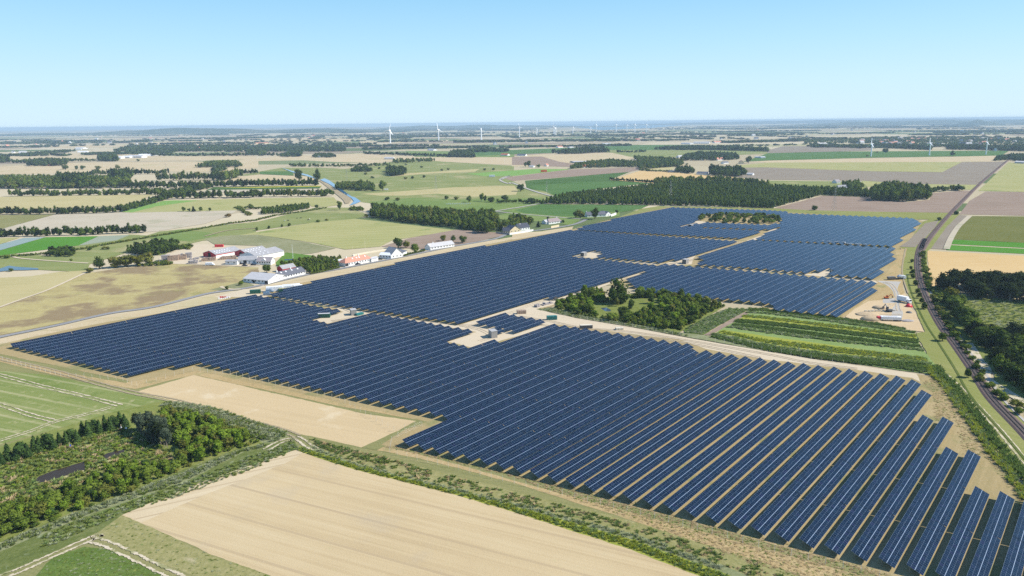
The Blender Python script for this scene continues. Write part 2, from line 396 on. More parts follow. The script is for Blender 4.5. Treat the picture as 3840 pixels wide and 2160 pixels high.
# far and middle fields, farthest first
FIELDS = '''
sea|sea_water|c 250,118 640,120 1000,108 1700,103 1800,125 1420,160 900,182 600,150
stubble_field|straw|a -200,430 1200,408 1700,440 2576,445 2576,478 1400,490 -200,470
stubble_field|straw|a -200,560 700,508 2200,498 2600,470 2600,560 2150,602 1400,592 -200,635
stubble_field|straw|a 1300,312 1800,290 2600,310 2600,345 1400,350
stubble_field|straw|a 220,340 640,335 1250,330 1280,350 640,365 220,345
stubble_field|straw|b 0,265 480,260 960,270 960,300 500,290 0,300
stubble_field|straw|b 1040,290 1400,290 1950,280 1900,300 1400,312 1050,312
meadow|meadow_green|b 1500,390 2150,402 2600,380 2600,455 1600,450
crop_field|beet_green|b 2150,405 2600,380 c 420,365 1200,330 2000,330 1400,382 1000,382 700,392 400,412 0,425 b 2240,440
stubble_field|straw|b 0,470 330,430 560,440 1080,412 1600,450 2220,455 2600,440 c 420,415 900,430 1240,470 620,500 570,550 0,545 b 2576,532 1900,500 1560,472 1200,512 800,502 480,485 0,492
ploughed_field|brown_soil|c 0,450 300,447 480,500 620,520 600,552 380,547 200,535 0,532
stubble_field|straw|c 310,450 850,410 1010,410 1240,460 1000,490 820,482
crop_field|meadow|c 1000,382 1400,382 2000,335 2600,370 2600,420 1700,452 1240,462 1010,410 900,405
stubble_field|straw_green|c 1350,545 1640,548 1600,590 1300,590 1280,560
meadow|meadow|a 2380,640 2600,600 b 250,560 620,560 900,570 1560,472 1900,500 2600,540 c 0,690 150,760 320,790 480,860 300,925 0,980 b 2600,990 1600,972 1060,905 1000,870 850,770 640,680 300,600 100,620 -100,640
meadow|meadow_green|b 1100,900 1600,860 2100,880 2576,870 c 300,860 310,925 0,1000 b 2400,1005 1600,978
dry_meadow|straw_green|b 1050,822 1400,800 2000,755 2600,740 c 60,790 40,830 b 2200,850 1820,820 1500,840 1250,840
dry_meadow|straw_green|b 1530,615 2250,572 2200,600 1700,622 1340,652
pasture|fresh_green|b 2120,620 2576,588 c 240,570 600,575 40,640 b 2300,645
ploughed_field|brown_soil|c -90,660 620,575 1290,555 1280,580 1190,602 0,692
crop_field|dark_green|c 130,690 1190,600 985,680 1430,715 1090,742 720,792 500,862 320,792 150,772
crop_field|beet_green|c 150,745 700,700 1430,712 1090,745 720,795 500,866 320,795
stubble_field|golden|c 1085,655 1290,590 1700,610 2200,650 2600,702 2600,738 2150,692 1700,672 1430,717 985,682
taupe_field|taupe_soil|c 2030,575 2600,545 d 0,560 1050,598 1750,605 1950,505 2395,498 2100,728 1500,722 950,690 0,680 c 2200,650 2100,600
crop_field|yellow_green|d -300,535 0,508 1955,500 1752,605 1050,596 0,556 -300,560
stubble_field|straw|d -250,510 0,490 2345,438 2275,500 0,509
crop_field|beet_green|d -250,500 0,415 700,398 2430,388 2345,438 1000,460 0,487
taupe_field|taupe_soil|d -30,390 150,345 1040,340 1050,385 700,398 0,412
meadow|yellow_green|d 940,690 1500,724 2100,732 2050,782 1000,752
striped_meadow|yellow_green|d 2420,505 2800,545 2800,810 2115,792
ploughed_field|brown_soil|d 40,972 550,840 1040,858 1400,905 1630,880 1640,815 1980,788 2045,795 1835,1012 1100,1003 400,987
ploughed_field|brown_soil|d 2190,800 2800,808 2800,1045 1925,1027 2030,890
taupe_strip|taupe_soil|d 1925,1032 2035,1042 1905,1150 1790,1382 1625,1372 1750,1190
crop_field|olive_crop|d 2035,1045 2800,1050 2800,1325 1848,1277 1880,1200
bright_crop|bright_green|d 1830,1280 2800,1325 2800,1375 1812,1325
bright_crop|bright_green|d 1812,1335 2800,1385 2800,1435 1795,1387
stubble_field|golden|h 1605,212 2800,275 2800,505 2150,470 1790,475 1715,570 1625,575
meadow|meadow|d 0,690 950,700 1000,760 1050,855 550,838 600,760 0,735
stubble_field|pale_soil|a -200,1200 -10,1180 560,1030 1200,1010 2390,988 2285,1052 2060,1122 1560,1202 1480,1205
olive_field|olive_strip|a -200,1040 545,1030 -10,1182 -200,1200
stubble_field|straw_green|a -200,862 100,850 1560,828 1250,945 -200,985
crop_field|yellow_green|a 1210,1003 1650,892 2600,868 b 780,856 850,930 700,955 560,950 540,930 300,950 0,955 a 2400,988 1300,1012
crop_field|fresh_green|a 1210,1003 1650,892 1760,888 2000,890 1560,950 1330,1010
stubble_field|pale_soil|a 2020,805 2110,780 b 500,775 640,772 600,800 a 2576,820
crop_field|dark_green|a 2070,785 2150,757 2600,750 b 660,742 640,768 0,778
flower_strip|mustard|a 2150,760 2600,753 b 655,742 655,748 a 2600,760
stubble_field|straw|a 2030,690 2600,630 b 320,640 620,650 560,690 a 2576,700
crop_field|beet_green|b 40,600 370,595 380,640 40,625
pasture|meadow|e -200,440 -100,210 200,250 500,262 800,150 1300,50 1480,60 1600,20 2000,-20 2600,-80 b 600,960 960,960 1140,1040 1000,1072 560,1112 0,1192 a 2576,1270 e 2050,110 1880,150 1640,260 1280,230 900,350 870,430 300,400
pasture|meadow_green|a 1500,1270 1800,1180 2100,1210 2200,1240 1900,1300
crop_field|bright_green|a -200,1440 0,1392 460,1258 990,1248 800,1340 0,1442 -200,1480
crop_field|blue_green|a -200,1385 0,1330 240,1265 460,1256 0,1390 -200,1440
crop_field|grey_green|a 990,1249 1310,1235 1170,1290 790,1342
crop_field|yellow_green|a -200,1300 0,1270 200,1260 0,1330 -200,1380
crop_field|yellow_green|b -300,1260 0,1208 560,1112 1000,1072 1500,1128 2010,1188 1500,1270 1370,1290 1250,1352 900,1382 560,1312 0,1232
stubble_field|stubble_weed|b -520,1270 -260,1240 0,1232 450,1300 800,1370 560,1422 300,1432 0,1342 -420,1330
ploughed_field|brown_soil|b 1530,1272 2010,1182 2576,1222 2150,1318 1700,1380 1260,1352
pasture|meadow_green|c -200,1060 0,1000 300,925 1385,935 1300,972 1085,1010 1080,1050 700,1072 600,1140 300,1100 0,1100
crop_field|beet_green|c 30,985 290,930 1385,935 1300,972 1085,1008 920,1000 640,1050 500,1050 120,1015
meadow|verge|c 560,1160 1080,1055 1290,975 1480,945 2576,965 d 50,967 400,987 1100,1003 1840,1014 1700,1080 1530,1080 195,1010 0,985 c 1590,955 1100,1055
dry_meadow|straw_green|e -200,640 -100,490 300,470 600,425 870,410 870,435 400,640 0,785 -200,870
heath_field|rough_heath|e -300,1130 -200,880 0,790 400,645 870,440 1200,390 1750,345 2300,370 2600,380 f 30,440 -30,480 e 2430,540 2250,590 2100,640 1560,765 1100,835 560,950 0,1062
farmyard|sand|e 1600,290 1700,230 1930,150 2120,150 2576,200 f 60,330 40,360 e 2480,375 2250,362 1750,345 1600,330
lawn|lawn|f 200,330 300,230 560,260 600,300 350,380 210,370
garden|stubble_weed|e 2110,605 2300,560 2450,520 2560,560 2400,610 2290,615
'''
def field_list(txt):
    for ln in txt.strip().split('\n'):
        nm, mt, pts = ln.split('|')
        sheet(nm, S(pts), mt)
field_list(FIELDS)

# near land
NEAR = '''
meadow|olive_strip|p -600,1300 0,1310 500,1425 745,1375 1650,1575 1465,1660 2000,1800 3330,2130 3900,2300 3900,2900 -1200,2900
mown_field|mown_green|i -900,-120 0,-20 350,10 960,135 1180,192 860,262 0,505 -900,760
stubble_field|straw_mid|i 965,132 1385,8 2600,285 p 1560,1577 1497,1612 1355,1676 p 1295,1663 p 1110,1622 p 930,1583 p 715,1514
weed_belt|pale_weed|i 1110,235 1180,188 1500,230 2060,415 2070,440 1950,500 1700,530 1500,440 1250,300
weed_belt|weed_green|i -900,1500 0,1200 170,1130 680,930 1300,690 1720,525 2100,470 2140,545 1750,715 1300,880 870,1010 700,1130 350,1290 0,1449 -900,1800
weed_belt|pale_weed|i -900,1480 0,1205 170,1140 680,945 1300,705 1720,540 1740,560 1350,760 700,985 200,1185 0,1270 -900,1560
copse_floor|heath_bank|i -900,880 0,520 780,280 1180,192 1550,330 1900,500 1700,535 1300,690 680,930 170,1130 0,1200 -900,1480
stubble_field|straw_near|i 870,1010 1400,790 2110,545 2180,540 j 740,290 1000,372 1400,470 1700,550 2000,622 2576,790 p 2370,2055 2640,2160 3300,2500 2600,2900 1500,2600 i 1950,1449 1500,1290 1130,1120
headland|straw_headland|i 880,1005 1400,786 2100,548 2170,548 j 470,205 i 2040,640 1500,850 1150,1000 1010,1065
weed_field|olive_weed|i 870,1012 1130,1120 1500,1290 1950,1449 p 1500,2600 p 700,2400 i 1400,1449 700,1190 640,1180
clover_field|clover|i 250,1449 380,1300 600,1235 760,1245 1180,1449 p 800,2400 p 0,2400
mustard_strip|yellow_crop|j 440,140 1000,330 1700,515 2576,735 p 2390,2025 2700,2140 3350,2420 3300,2500 2640,2165 p 2370,2060 j 2576,795 2000,625 1400,474 1000,376 740,294 430,185
grass_track|pale_weed|j 560,140 1000,310 1700,490 2576,700 p 2400,2005 2720,2120 3400,2400 3350,2420 2700,2140 p 2390,2027 j 2576,737 1700,517 1000,332 450,150
maize_strip_soil|olive_weed|j 530,50 900,150 1600,330 2576,590 p 2400,1960 2900,2120 3500,2390 3420,2410 2720,2122 p 2400,2007 j 2576,702 1700,492 1000,312 560,142
stubble_strip|dry_grass|i -900,-400 0,-120 460,-10 900,65 1290,-80 1650,-20 2440,200 p 1645,1566 1660,1580 1500,1652 j 1330,150 1800,260 2576,480 l 700,1449 1900,1449 p 3900,2400 3900,2600 3300,2250 j 2576,500 1800,300 1300,190 1100,180 p 1412,1688 1545,1622 1612,1580 i 2440,235 1385,8 965,110 460,25 0,-85 -900,-300
olive_band|olive_strip|p 1356,1677 1498,1613 1562,1578 1610,1572 1545,1620 1412,1686
'''
field_list(NEAR)
# the solar park's floor, its sandy lanes and pads
PARK = '''
park_floor|park_floor|e 0,1100 560,990 1560,800 2100,690 2450,630 f 0,600 440,540 1240,375 1940,230 2576,100 c 0,1275 620,1175 1110,1050 1590,950 2576,985 d 190,990 200,1010 1460,1062 1560,1100 1400,1330 1330,1449 h 1330,180 1330,400 1120,545 1140,630 720,900 0,820 g 2500,760 1500,660 1100,560 900,560 p 1990,1180 2040,1200 g 500,930 1100,1010 1860,1130 2576,1230 h 400,1320 1240,1425 l 1190,20 1300,170 1560,520 1840,850 1990,1100 p 4000,2240 3500,2260 l 700,1400 0,1210 j 2576,420 1800,230 1260,125 1500,-30 p 1600,1580 p 745,1390 p 495,1430 e -250,1200
verge_sand|straw|e -200,1150 0,1100 560,985 1100,865 1560,790 2100,665 2360,625 2400,660 2150,735 1560,850 1100,925 420,1060 60,1140 -200,1210
verge_sand|straw|f 0,600 520,475 840,415 1480,290 1990,185 2576,75 c 0,1220 290,1200 620,1150 600,1185 0,1285 f 2576,100 1940,232 1240,375 1060,420 420,545 100,610
dry_verge|dry_grass|f 0,640 420,548 1060,425 1240,380 1240,395 700,510 420,560 60,650
sand_lane|sand|e 2150,680 2450,600 2560,590 f 30,575 80,560 130,640 110,690 500,700 900,790 1200,850 2040,965 2330,870 2576,790 g 0,790 300,705 640,600 950,500 1140,470 1420,380 1530,345 2260,135 c 2290,1310 2400,1280 2520,1235 2576,1200 d 40,1170 130,1170 0,1215 c 2576,1240 2400,1310 g 2360,110 1850,260 1820,300 1810,350 1560,360 1150,490 950,560 830,610 560,680 440,750 240,800 640,890 1200,985 1790,1095 2576,1225 h 430,1300 1200,1410 l 1060,0 1090,60 1030,30 h 800,1400 0,1310 g 2480,1295 1950,1200 1700,1110 420,950 400,980 0,1085 f 2300,1165 2160,1185 1920,1125 2220,1030 1160,845 720,945 540,900 880,830 800,790 400,720 100,690 -100,680
sand_pad|sand|g 600,270 800,215 925,230 850,275 1000,300 1530,340 1440,355 1000,310
sand_pad|sand|c 1660,1160 1870,1090 1960,1110 1930,1140 1890,1175
sand_pad|sand|h 440,448 560,390 700,402 640,470 1080,515 1110,540 900,515 500,470 0,425 g 2576,435 2050,380 1800,350 2050,370 2576,420 h 0,405
'''
field_list(PARK)
EAST = '''
verge|verge|d 1840,1014 1930,1025 1800,1150 1640,1372 h 1600,220 1610,560 1700,700 1850,960 2000,1170 2150,1449 l 1400,-60 1620,130 1900,400 p 4000,1800 4000,2260 l 1850,800 1560,440 1330,120 1220,0 h 1760,1449 1640,1330 1560,1180 1490,1040 1580,1030 1400,620 1340,470 1380,200 1330,180 d 1400,1330 1560,1100
ploughed_strip|taupe_soil|d 1580,1120 1720,1090 1680,1160 1560,1290 1480,1360 1320,1355 1420,1290
sand_plot|sandy_dig|h 780,880 860,800 1010,700 1180,600 1240,560 1350,560 1380,640 1420,760 1480,830 1575,1030 1390,1010 1000,945
dry_plot|dry_grass|h 1090,520 1190,440 1300,300 1280,210 1400,190 1350,400 1360,560 1380,640 1230,700 1010,720 860,810 760,880 720,890 1110,640
gravel_yard|gravel|h 1090,515 1340,525 1310,570 1310,650 1330,760 1360,840 1350,885 1240,880 1250,800 1290,740 1160,740 1160,700 1280,690 1240,600 1180,550
crop_ground|light_crop|g 2020,1060 2370,830 2576,800 h 0,815 1390,1005 1470,1030 1560,1200 1740,1430 1600,1449 1240,1400 430,1280 g 2576,1205 1990,1085
mustard_crop|yellow_crop|g 2200,930 2330,870 h 0,875 1480,1062 1500,1110 0,940 g 2250,910
mustard_crop|yellow_crop|g 2060,1040 2130,1010 h 0,1075 1580,1290 1640,1350 1000,1290 0,1170 g 2300,1090
wedge_crop|clover|g 1740,1040 1730,1010 1960,880 2180,790 2390,800 2330,835 2110,950 1930,1055
farm_track|brown_soil|g 1935,1060 2130,945 2330,835 2380,815 2400,830 2180,960 1990,1060
weed_belt|pale_weed|g 240,800 400,790 680,860 1150,945 1700,1040 1930,1060 2300,1150 2576,1200 2576,1225 1790,1085 1200,975 640,885
copse_floor|heath_bank|g 400,800 560,700 840,600 950,680 1300,630 1500,650 1800,680 2150,770 1960,880 1730,1010 1680,1035 1150,950 680,870
clearing|clearing|h 1900,660 2800,720 2800,1150 2450,1090 2150,1030 1980,900 1930,750
wood_floor|heath_bank|h 1640,600 1720,560 1900,660 1980,900 2150,1030 2450,1090 2900,1150 p 4100,1700 l 1850,260 1700,100 1620,50 h 2280,1449 2150,1300 1850,960 1700,700
'''
field_list(EAST)
# pond, canal
WATER = '''
pond|pond_water|q 290,690 330,650 470,595 640,545 725,520 725,590 640,615 520,655 400,690 320,705
pond|pond_water|q 875,470 920,450 1060,420 1060,440 990,480 910,505
pond|pool_water|g 890,790 950,785 1000,810 985,825 940,822
pond|pool_water|e -200,440 0,395 90,365 150,375 380,390 390,405 250,410 100,412 0,425
canal|canal_water|b 645,682 690,668 740,690 830,755 960,850 1000,862 1055,900 1000,925 940,942 985,900 960,868 930,850 820,778 730,722
canal|canal_water|b 250,560 370,597 520,632 590,660 640,680 580,668 490,640 360,606
canal_bank|bank_earth|b 600,680 650,690 820,785 935,855 965,880 940,915 900,925 870,880 760,790 660,712
pond_bank|straw_green|q 500,665 640,618 730,592 980,490 960,512 800,575 640,640 520,672
'''
field_list(WATER)

# ------------------------------------------------------------------ roads and tracks
ribbon('road', S('e -250,1145 0,1080 560,965 1100,843 1560,775 2050,652 2300,612 f 0,570 520,452 840,395 1480,272 1990,168 2400,95 c 0,1212 290,1185 620,1130 750,1078'), 4.5, 'asphalt')
ribbon('road', S('c 745,1080 600,1070 250,1040 0,1018 b 2420,1000'), 3.5, 'gravel')
ribbon('road', S('b 2400,1000 2576,970 c 60,962 290,920'), 4, 'gravel')
ribbon('road', S('c -110,680 -20,640 b 2480,665 2460,690 2540,722 c 0,712 160,775 300,820 480,866'), 5, 'gravel')
ribbon('path', S('e 870,430 500,600 250,690 0,780 -250,880'), 2.2, 'sand')
ribbon('path', S('e 890,340 500,315 250,295 150,280 115,255'), 2.6, 'sand')
ribbon('path', S('e 2250,570 2230,580 2320,600 2420,600'), 2.5, 'sand')
ribbon('farm_track', S('a 2060,1250 2300,1190 b 0,1170'), 3.0, 'bank_earth')
for s in ('i -300,-70 0,10 300,90 600,160 860,228', 'i -300,150 0,222 200,290 400,342', 'i -300,570 0,478 220,410 400,342 620,290 800,238', ):
    ribbon('wheel_track', S(s), .6, 'track_chalk', (-1.0, 1.0), jit=.4)
for s in ('i -150,1500 100,1420 350,1310 660,1175 700,1170', 'i 640,1185 760,1215 900,1280 1150,1400 1300,1470', 'i 1900,545 2000,490 2080,470 2110,480', 'j 380,50 440,70 520,130 600,170'):
    ribbon('wheel_track', S(s), .8, 'track_chalk', (-1.1, 1.1), jit=.35)
ribbon('wheel_track', S('i -300,-190 0,-110 400,-15 700,70 965,138 1300,205 1700,320 2000,400 2130,450'), .9, 'bank_earth', (-1.2, 1.2), jit=.25)
ribbon('wheel_track', S('l 1260,0 1420,150 1650,400 1900,700'), .7, 'track_chalk', (-1.0, 1.0), jit=.3)
ribbon('path', S('h 2010,1140 2050,1200 2110,1300 2190,1400 l 1560,30 1700,125 1850,210 2000,260'), 4.5, 'track_chalk')
for s in ('f 100,660 500,690 1200,840 2060,960 2300,920 2576,830 g 300,720 640,620 950,525 1160,480', 'g 60,870 400,925 700,985 1200,1030 1860,1130 2576,1255 h 400,1335 900,1400', 'g 300,960 700,1010 1300,1075 1900,1165 2500,1290', 'f 2060,965 2260,1010 2360,1080 2250,1120', 'f 900,800 1000,860 900,900 760,920', 'g 1560,350 1800,310 2000,225 2280,125', 's 560,280 700,330 790,480 800,640 830,800', 's 100,850 400,780 700,680', 's 300,900 620,870 860,860'):
    ribbon('wheel_track', S(s), .7, 'lane_rut', (-1.0, 1.0), jit=.3)
ribbon('field_margin', S('d 2030,1046 1960,1110 1905,1165 1840,1270 1795,1380'), 5.0, 'pale_soil')
ribbon('field_edge', S('h 1385,190 1350,420 1410,640'), 1.0, 'bank_earth')

# ------------------------------------------------------------------ low hills on the horizon
def ridge(name, x0, x1, y, hs, depth, seed):
    r = random.Random(seed); n = 60
    V, F = [], []
    for i in range(n + 1):
        t = i / n; x = x0 + (x1 - x0) * t
        k = t * (len(hs) - 1); a = int(min(k, len(hs) - 2)); f = k - a; f = f * f * (3 - 2 * f)
        h = hs[a] * (1 - f) + hs[a + 1] * f
        h *= 1 + .08 * mnoise.noise((i * .6, seed, 0)); 
        for j, (dy, kh) in enumerate(((-.5, 0), (-.25, .55), (0, 1), (.25, .6), (.5, 0))):
            V.append((x, y + dy * depth, h * kh - .5 + (mnoise.noise((i * 1.7, j, seed)) * 4 if 0 < j < 4 else 0)))
    for i in range(n):
        for j in range(4):
            F.append((i * 5 + j, (i + 1) * 5 + j, (i + 1) * 5 + j + 1, i * 5 + j + 1))
    o = link(name, np_mesh(name, V, F, [FM['hill_cover']], smooth=True)); tag(o, kind='structure')
field_mat('hill_cover', [(.035, .06, .03), (.05, .075, .035), (.30, .25, .15)], ang=3, along=700, across=160, big=.0022, con=3.0, bump=0)
ridge('hills', -9000, -1500, 11500, [0, 10, 26, 20, 50, 84, 66, 34, 54, 30, 0], 2500, 3)
ridge('hills', -3200, 3000, 16500, [0, 40, 66, 50, 72, 52, 40, 30, 12, 8, 0], 2500, 5)
ridge('hills', 5200, 13000, 14000, [0, 34, 62, 58, 70, 52, 66, 76, 60, 64, 50], 2600, 8)
ridge('hills', 3000, 16000, 22000, [0, 30, 55, 66, 74, 86, 80, 92, 88, 66, 40], 3500, 12)
ridge('hills', 6600, 7300, 10800, [0, 50, 82, 50, 0], 700, 21)
ridge('hills', 7500, 8700, 10800, [0, 46, 84, 76, 36, 0], 800, 22)
# ------------------------------------------------------------------ the solar park
TH = math.radians(41.16)
UX = np.array([math.sin(TH), math.cos(TH)]); VX = np.array([math.cos(TH), -math.sin(TH)])
def uv(p): return (p[0] * UX[0] + p[1] * UX[1], p[0] * VX[0] + p[1] * VX[1])
TILT = math.asin(1.5 / 4.2); ZMID = 1.7; PITCHROW = 6.235; V0 = -23.84 + 1.96
MW, ML, MP, TN, TG = 1.0, 2.06, 1.02, 28, .22
def glass_mat():
    mt, nt, out = nmat('solar_glass')
    g = N(nt, 'ShaderNodeNewGeometry'); oi = N(nt, 'ShaderNodeObjectInfo')
    r = math_(nt, 'FRACT', math_(nt, 'ADD', g.outputs['Random Per Island'], oi.outputs['Random']))
    c = ramp(nt, r, [(0, (.003, .008, .020)), (.5, (.004, .011, .028)), (.85, (.005, .016, .036)), (1, (.010, .012, .040))])
    b = N(nt, 'ShaderNodeBsdfPrincipled', i_Roughness=.12, i_IOR=1.41); nt.links.new(c, b.inputs['Base Color'])
    nt.links.new(b.outputs[0], out.inputs[0]); return mt
M_GLASS = glass_mat()
M_ALU = paint('aluminium_frame', (.155, .225, .32), .45, 0.0, .05)
M_STEEL = paint('galvanised_steel', (.33, .33, .33), .5, .7, .1)
def plane_pt(x, s, up=0.0):
    """s metres up the table's slope, up = above its surface; local y rises to the back"""
    return (x, s * math.cos(TILT) - up * math.sin(TILT), ZMID + s * math.sin(TILT) + up * math.cos(TILT))
SL = {0: (-(ML + .035), -.035), 1: (.035, ML + .035)}
M_RAIL = paint('pale_centre_rail', (.27, .35, .47), .5, 0, .04)
def module_mesh():
    mb = MB()
    for k in (0, 1):
        pass
    s0, s1 = -ML / 2, ML / 2; w = MW / 2
    def P(x, s, up): return (x, s * math.cos(TILT) - up * math.sin(TILT), s * math.sin(TILT) + up * math.cos(TILT))
    mb.hexa([P(-w, s0, -.035), P(w, s0, -.035), P(w, s1, -.035), P(-w, s1, -.035)], [P(-w, s0, 0), P(w, s0, 0), P(w, s1, 0), P(-w, s1, 0)], 1)
    for a, b in ((s0 + .03, -.014), (.014, s1 - .03)):
        mb.face([P(-w + .02, a, .008), P(w - .02, a, .008), P(w - .02, b, .008), P(-w + .02, b, .008)], 0)
    return mb.mesh('solar_module', [M_GLASS, M_ALU])
MODULE = module_mesh()
def clip(poly, v):
    xs = []
    for i in range(len(poly)):
        (u0, v0), (u1, v1) = poly[i], poly[(i + 1) % len(poly)]
        if (v0 <= v) != (v1 <= v): xs.append(u0 + (u1 - u0) * (v - v0) / (v1 - v0))
    xs.sort()
    return [(xs[i], xs[i + 1]) for i in range(0, len(xs) - 1, 2)]
def subtract(iv, holes):
    for a, b in holes:
        nx = []
        for p, q in iv:
            if b <= p or a >= q: nx.append((p, q))
            else:
                if a > p: nx.append((p, a))
                if b < q: nx.append((b, q))
        iv = nx
    return iv
def quads_mesh(name, n_mod, slabs=True):
    """all modules of a row as one mesh: aluminium slabs under raised half-cell glass"""
    return None
def xpos(i): return .5 * MP + i * MP + (i // TN) * TG
def row_modules_mesh(idx, name):
    """idx: list of (module number, 0 lower / 1 upper)"""
    i = np.array([a for a, _ in idx]); k = np.array([b for _, b in idx])
    xc = .5 * MP + i * MP + (i // TN) * TG
    lo = np.where(k == 0, SL[0][0], SL[1][0]); hi = np.where(k == 0, SL[0][1], SL[1][1]); mid = (lo + hi) / 2
    ct, st = math.cos(TILT), math.sin(TILT)
    def quad(x0, x1, s0, s1, up):
        X = np.stack([x0, x1, x1, x0], 1); Sx = np.stack([s0, s0, s1, s1], 1)
        return np.stack([X, Sx * ct - up * st, ZMID + Sx * st + up * ct], 2).reshape(-1, 3)
    g = .02
    V = np.concatenate([quad(xc - MW / 2 + g, xc + MW / 2 - g, lo + .03, mid - .014, .008), quad(xc - MW / 2 + g, xc + MW / 2 - g, mid + .014, hi - .03, .008),
                        quad(xc - MW / 2, xc + MW / 2, lo, hi, 0.0)])
    n = len(i); F = np.arange(len(V)).reshape(-1, 4)
    mi = np.concatenate([np.zeros(2 * n), np.ones(n)])
    return np_mesh(name, V, F, [M_GLASS, M_ALU], mi)
def frame_mesh(n, near):
    mb = MB()
    ntab = (n + TN - 1) // TN
    for t in range(ntab):
        a = t * TN; b = min(n, a + TN)
        x0, x1 = xpos(a) - .5 * MP, xpos(b - 1) + .5 * MP
        for s in (-1.6, -.5, .5, 1.6):   # purlins
            mb.hexa([plane_pt(x0, s - .03, -.13), plane_pt(x1, s - .03, -.13), plane_pt(x1, s + .03, -.13), plane_pt(x0, s + .03, -.13)],
                    [plane_pt(x0, s - .03, -.045), plane_pt(x1, s - .03, -.045), plane_pt(x1, s + .03, -.045), plane_pt(x0, s + .03, -.045)])
        if near:
            k = max(2, int((x1 - x0) / 4.6) + 1)
            for q in range(k):
                x = x0 + .8 + (x1 - x0 - 1.6) * q / (k - 1)
                for s in (-1.25, 1.25):
                    p = plane_pt(x, s, -.2); mb.box(x - .05, x + .05, p[1] - .04, p[1] + .04, -.3, p[2])
                a_, b_ = plane_pt(x, -1.9, -.2), plane_pt(x, 1.9, -.2); a2, b2 = plane_pt(x, -1.9, -.13), plane_pt(x, 1.9, -.13)
                mb.hexa([(x - .03, a_[1], a_[2]), (x + .03, a_[1], a_[2]), (x + .03, b_[1], b_[2]), (x - .03, b_[1], b_[2])],
                        [(x - .03, a2[1], a2[2]), (x + .03, a2[1], a2[2]), (x + .03, b2[1], b2[2]), (x - .03, b2[1], b2[2])])
    return mb
def centre_rail(n):
    mb = MB()
    for t in range((n + TN - 1) // TN):
        a = t * TN; b = min(n, a + TN); x0, x1 = xpos(a) - .5 * MP, xpos(b - 1) + .5 * MP
        mb.hexa([plane_pt(x0, -.032, -.04), plane_pt(x1, -.032, -.04), plane_pt(x1, .032, -.04), plane_pt(x0, .032, -.04)], [plane_pt(x0, -.032, .006), plane_pt(x1, -.032, .006), plane_pt(x1, .032, .006), plane_pt(x0, .032, .006)])
    return mb
ORD1 = ['', 'first', 'second', 'third', 'fourth', 'fifth', 'sixth', 'seventh', 'eighth', 'ninth', 'tenth', 'eleventh', 'twelfth', 'thirteenth', 'fourteenth', 'fifteenth', 'sixteenth', 'seventeenth', 'eighteenth', 'nineteenth']
TENS = ['', '', 'twent', 'thirt', 'fort', 'fift', 'sixt', 'sevent', 'eight', 'ninet']
def ordinal(n):
    if n < 20: return ORD1[n]
    if n >= 100: return 'hundred and ' + ordinal(n - 100) if n > 100 else 'hundredth'
    return TENS[n // 10] + ('ieth' if n % 10 == 0 else 'y ' + ORD1[n % 10])
def PZ(s): return [uv(G(x, y, ZMID)) for x, y in px_of(s)]
A_POLY = 'p 24,1291 954,1107 1288,1166 1392,1173 1789,1243 2080,1217 2614,1296 2600,1312 2640,1317 2850,1347 3178,1387 3358,1412 l 1062,58 1137,139 1147,312 1290,330 1315,542 1480,570 1520,826 1720,862 2050,890 p 4000,2283 3323,2110 3119,2062 2498,1901 1991,1774 1799,1727 1512,1659 1503,1650 1672,1568 1665,1560 1618,1550 758,1362 748,1352 497,1405 490,1404 442,1393'
A_HOLES = ['f 535,897 878,824 1150,838 1175,850 740,950', 'f 1915,1128 2215,1027 2300,1050 g 420,965 40,1080 f 2160,1190']
B_POLY = 'p 1016,1104 1128,1069 1424,1002 1685,948 2144,864 2158,864 2766,904 2492,984 2237,963 2265,946 2226,938 2147,957 2145,962 2458,995 2341,1035 2276,1054 1920,1156 1716,1212 1705,1207 1018,1108'
C_POLY = 'p 2158,858 2334,815 2513,778 2880,789 2951,793 2956,800 3420,818 3452,831 3428,860 3372,904 3346,923 2880,900 2829,897 2792,894 2158,860'
C_HOLES = ['c 1660,1155 1885,1085 1875,1050 2050,1015 2300,1020 2576,1030 d 100,1035 150,1080 120,1120 0,1140 c 2576,1135 1960,1112', 'c 2330,1275 2445,1282 2520,1245 d 0,1215 150,1168 130,1160 0,1175 c 2500,1195', 'c 1900,1156 2460,1178 2460,1190 1900,1166']
E_POLY = 'p 2809,899 3357,929 3346,948 3359,979 3305,1013 3322,1024 3286,1048 3268,1044 2880,1010 2604,990 2640,972 2608,963'
E_HOLES = ['h 440,440 545,396 700,404 625,462']
F_POLY = 'p 2503,991 2880,1022 3275,1056 3296,1064 3279,1080 3294,1093 3147,1187 3120,1182 2900,1159 2890,1138 2479,1099 2390,1084 2345,1043'
G_POLY = 'p 1776,1209 1893,1176 1920,1180 2047,1204 2050,1209 1938,1244 1930,1242'
BLOCKS = [('the big front block', A_POLY, A_HOLES), ('the middle block', B_POLY, []), ('the far block', C_POLY, C_HOLES), ('the railway block', E_POLY, E_HOLES),
          ('the block behind the copse', F_POLY, []), ('the small sandy lane block', G_POLY, [])]
N_MODS = 0
ROWS = []
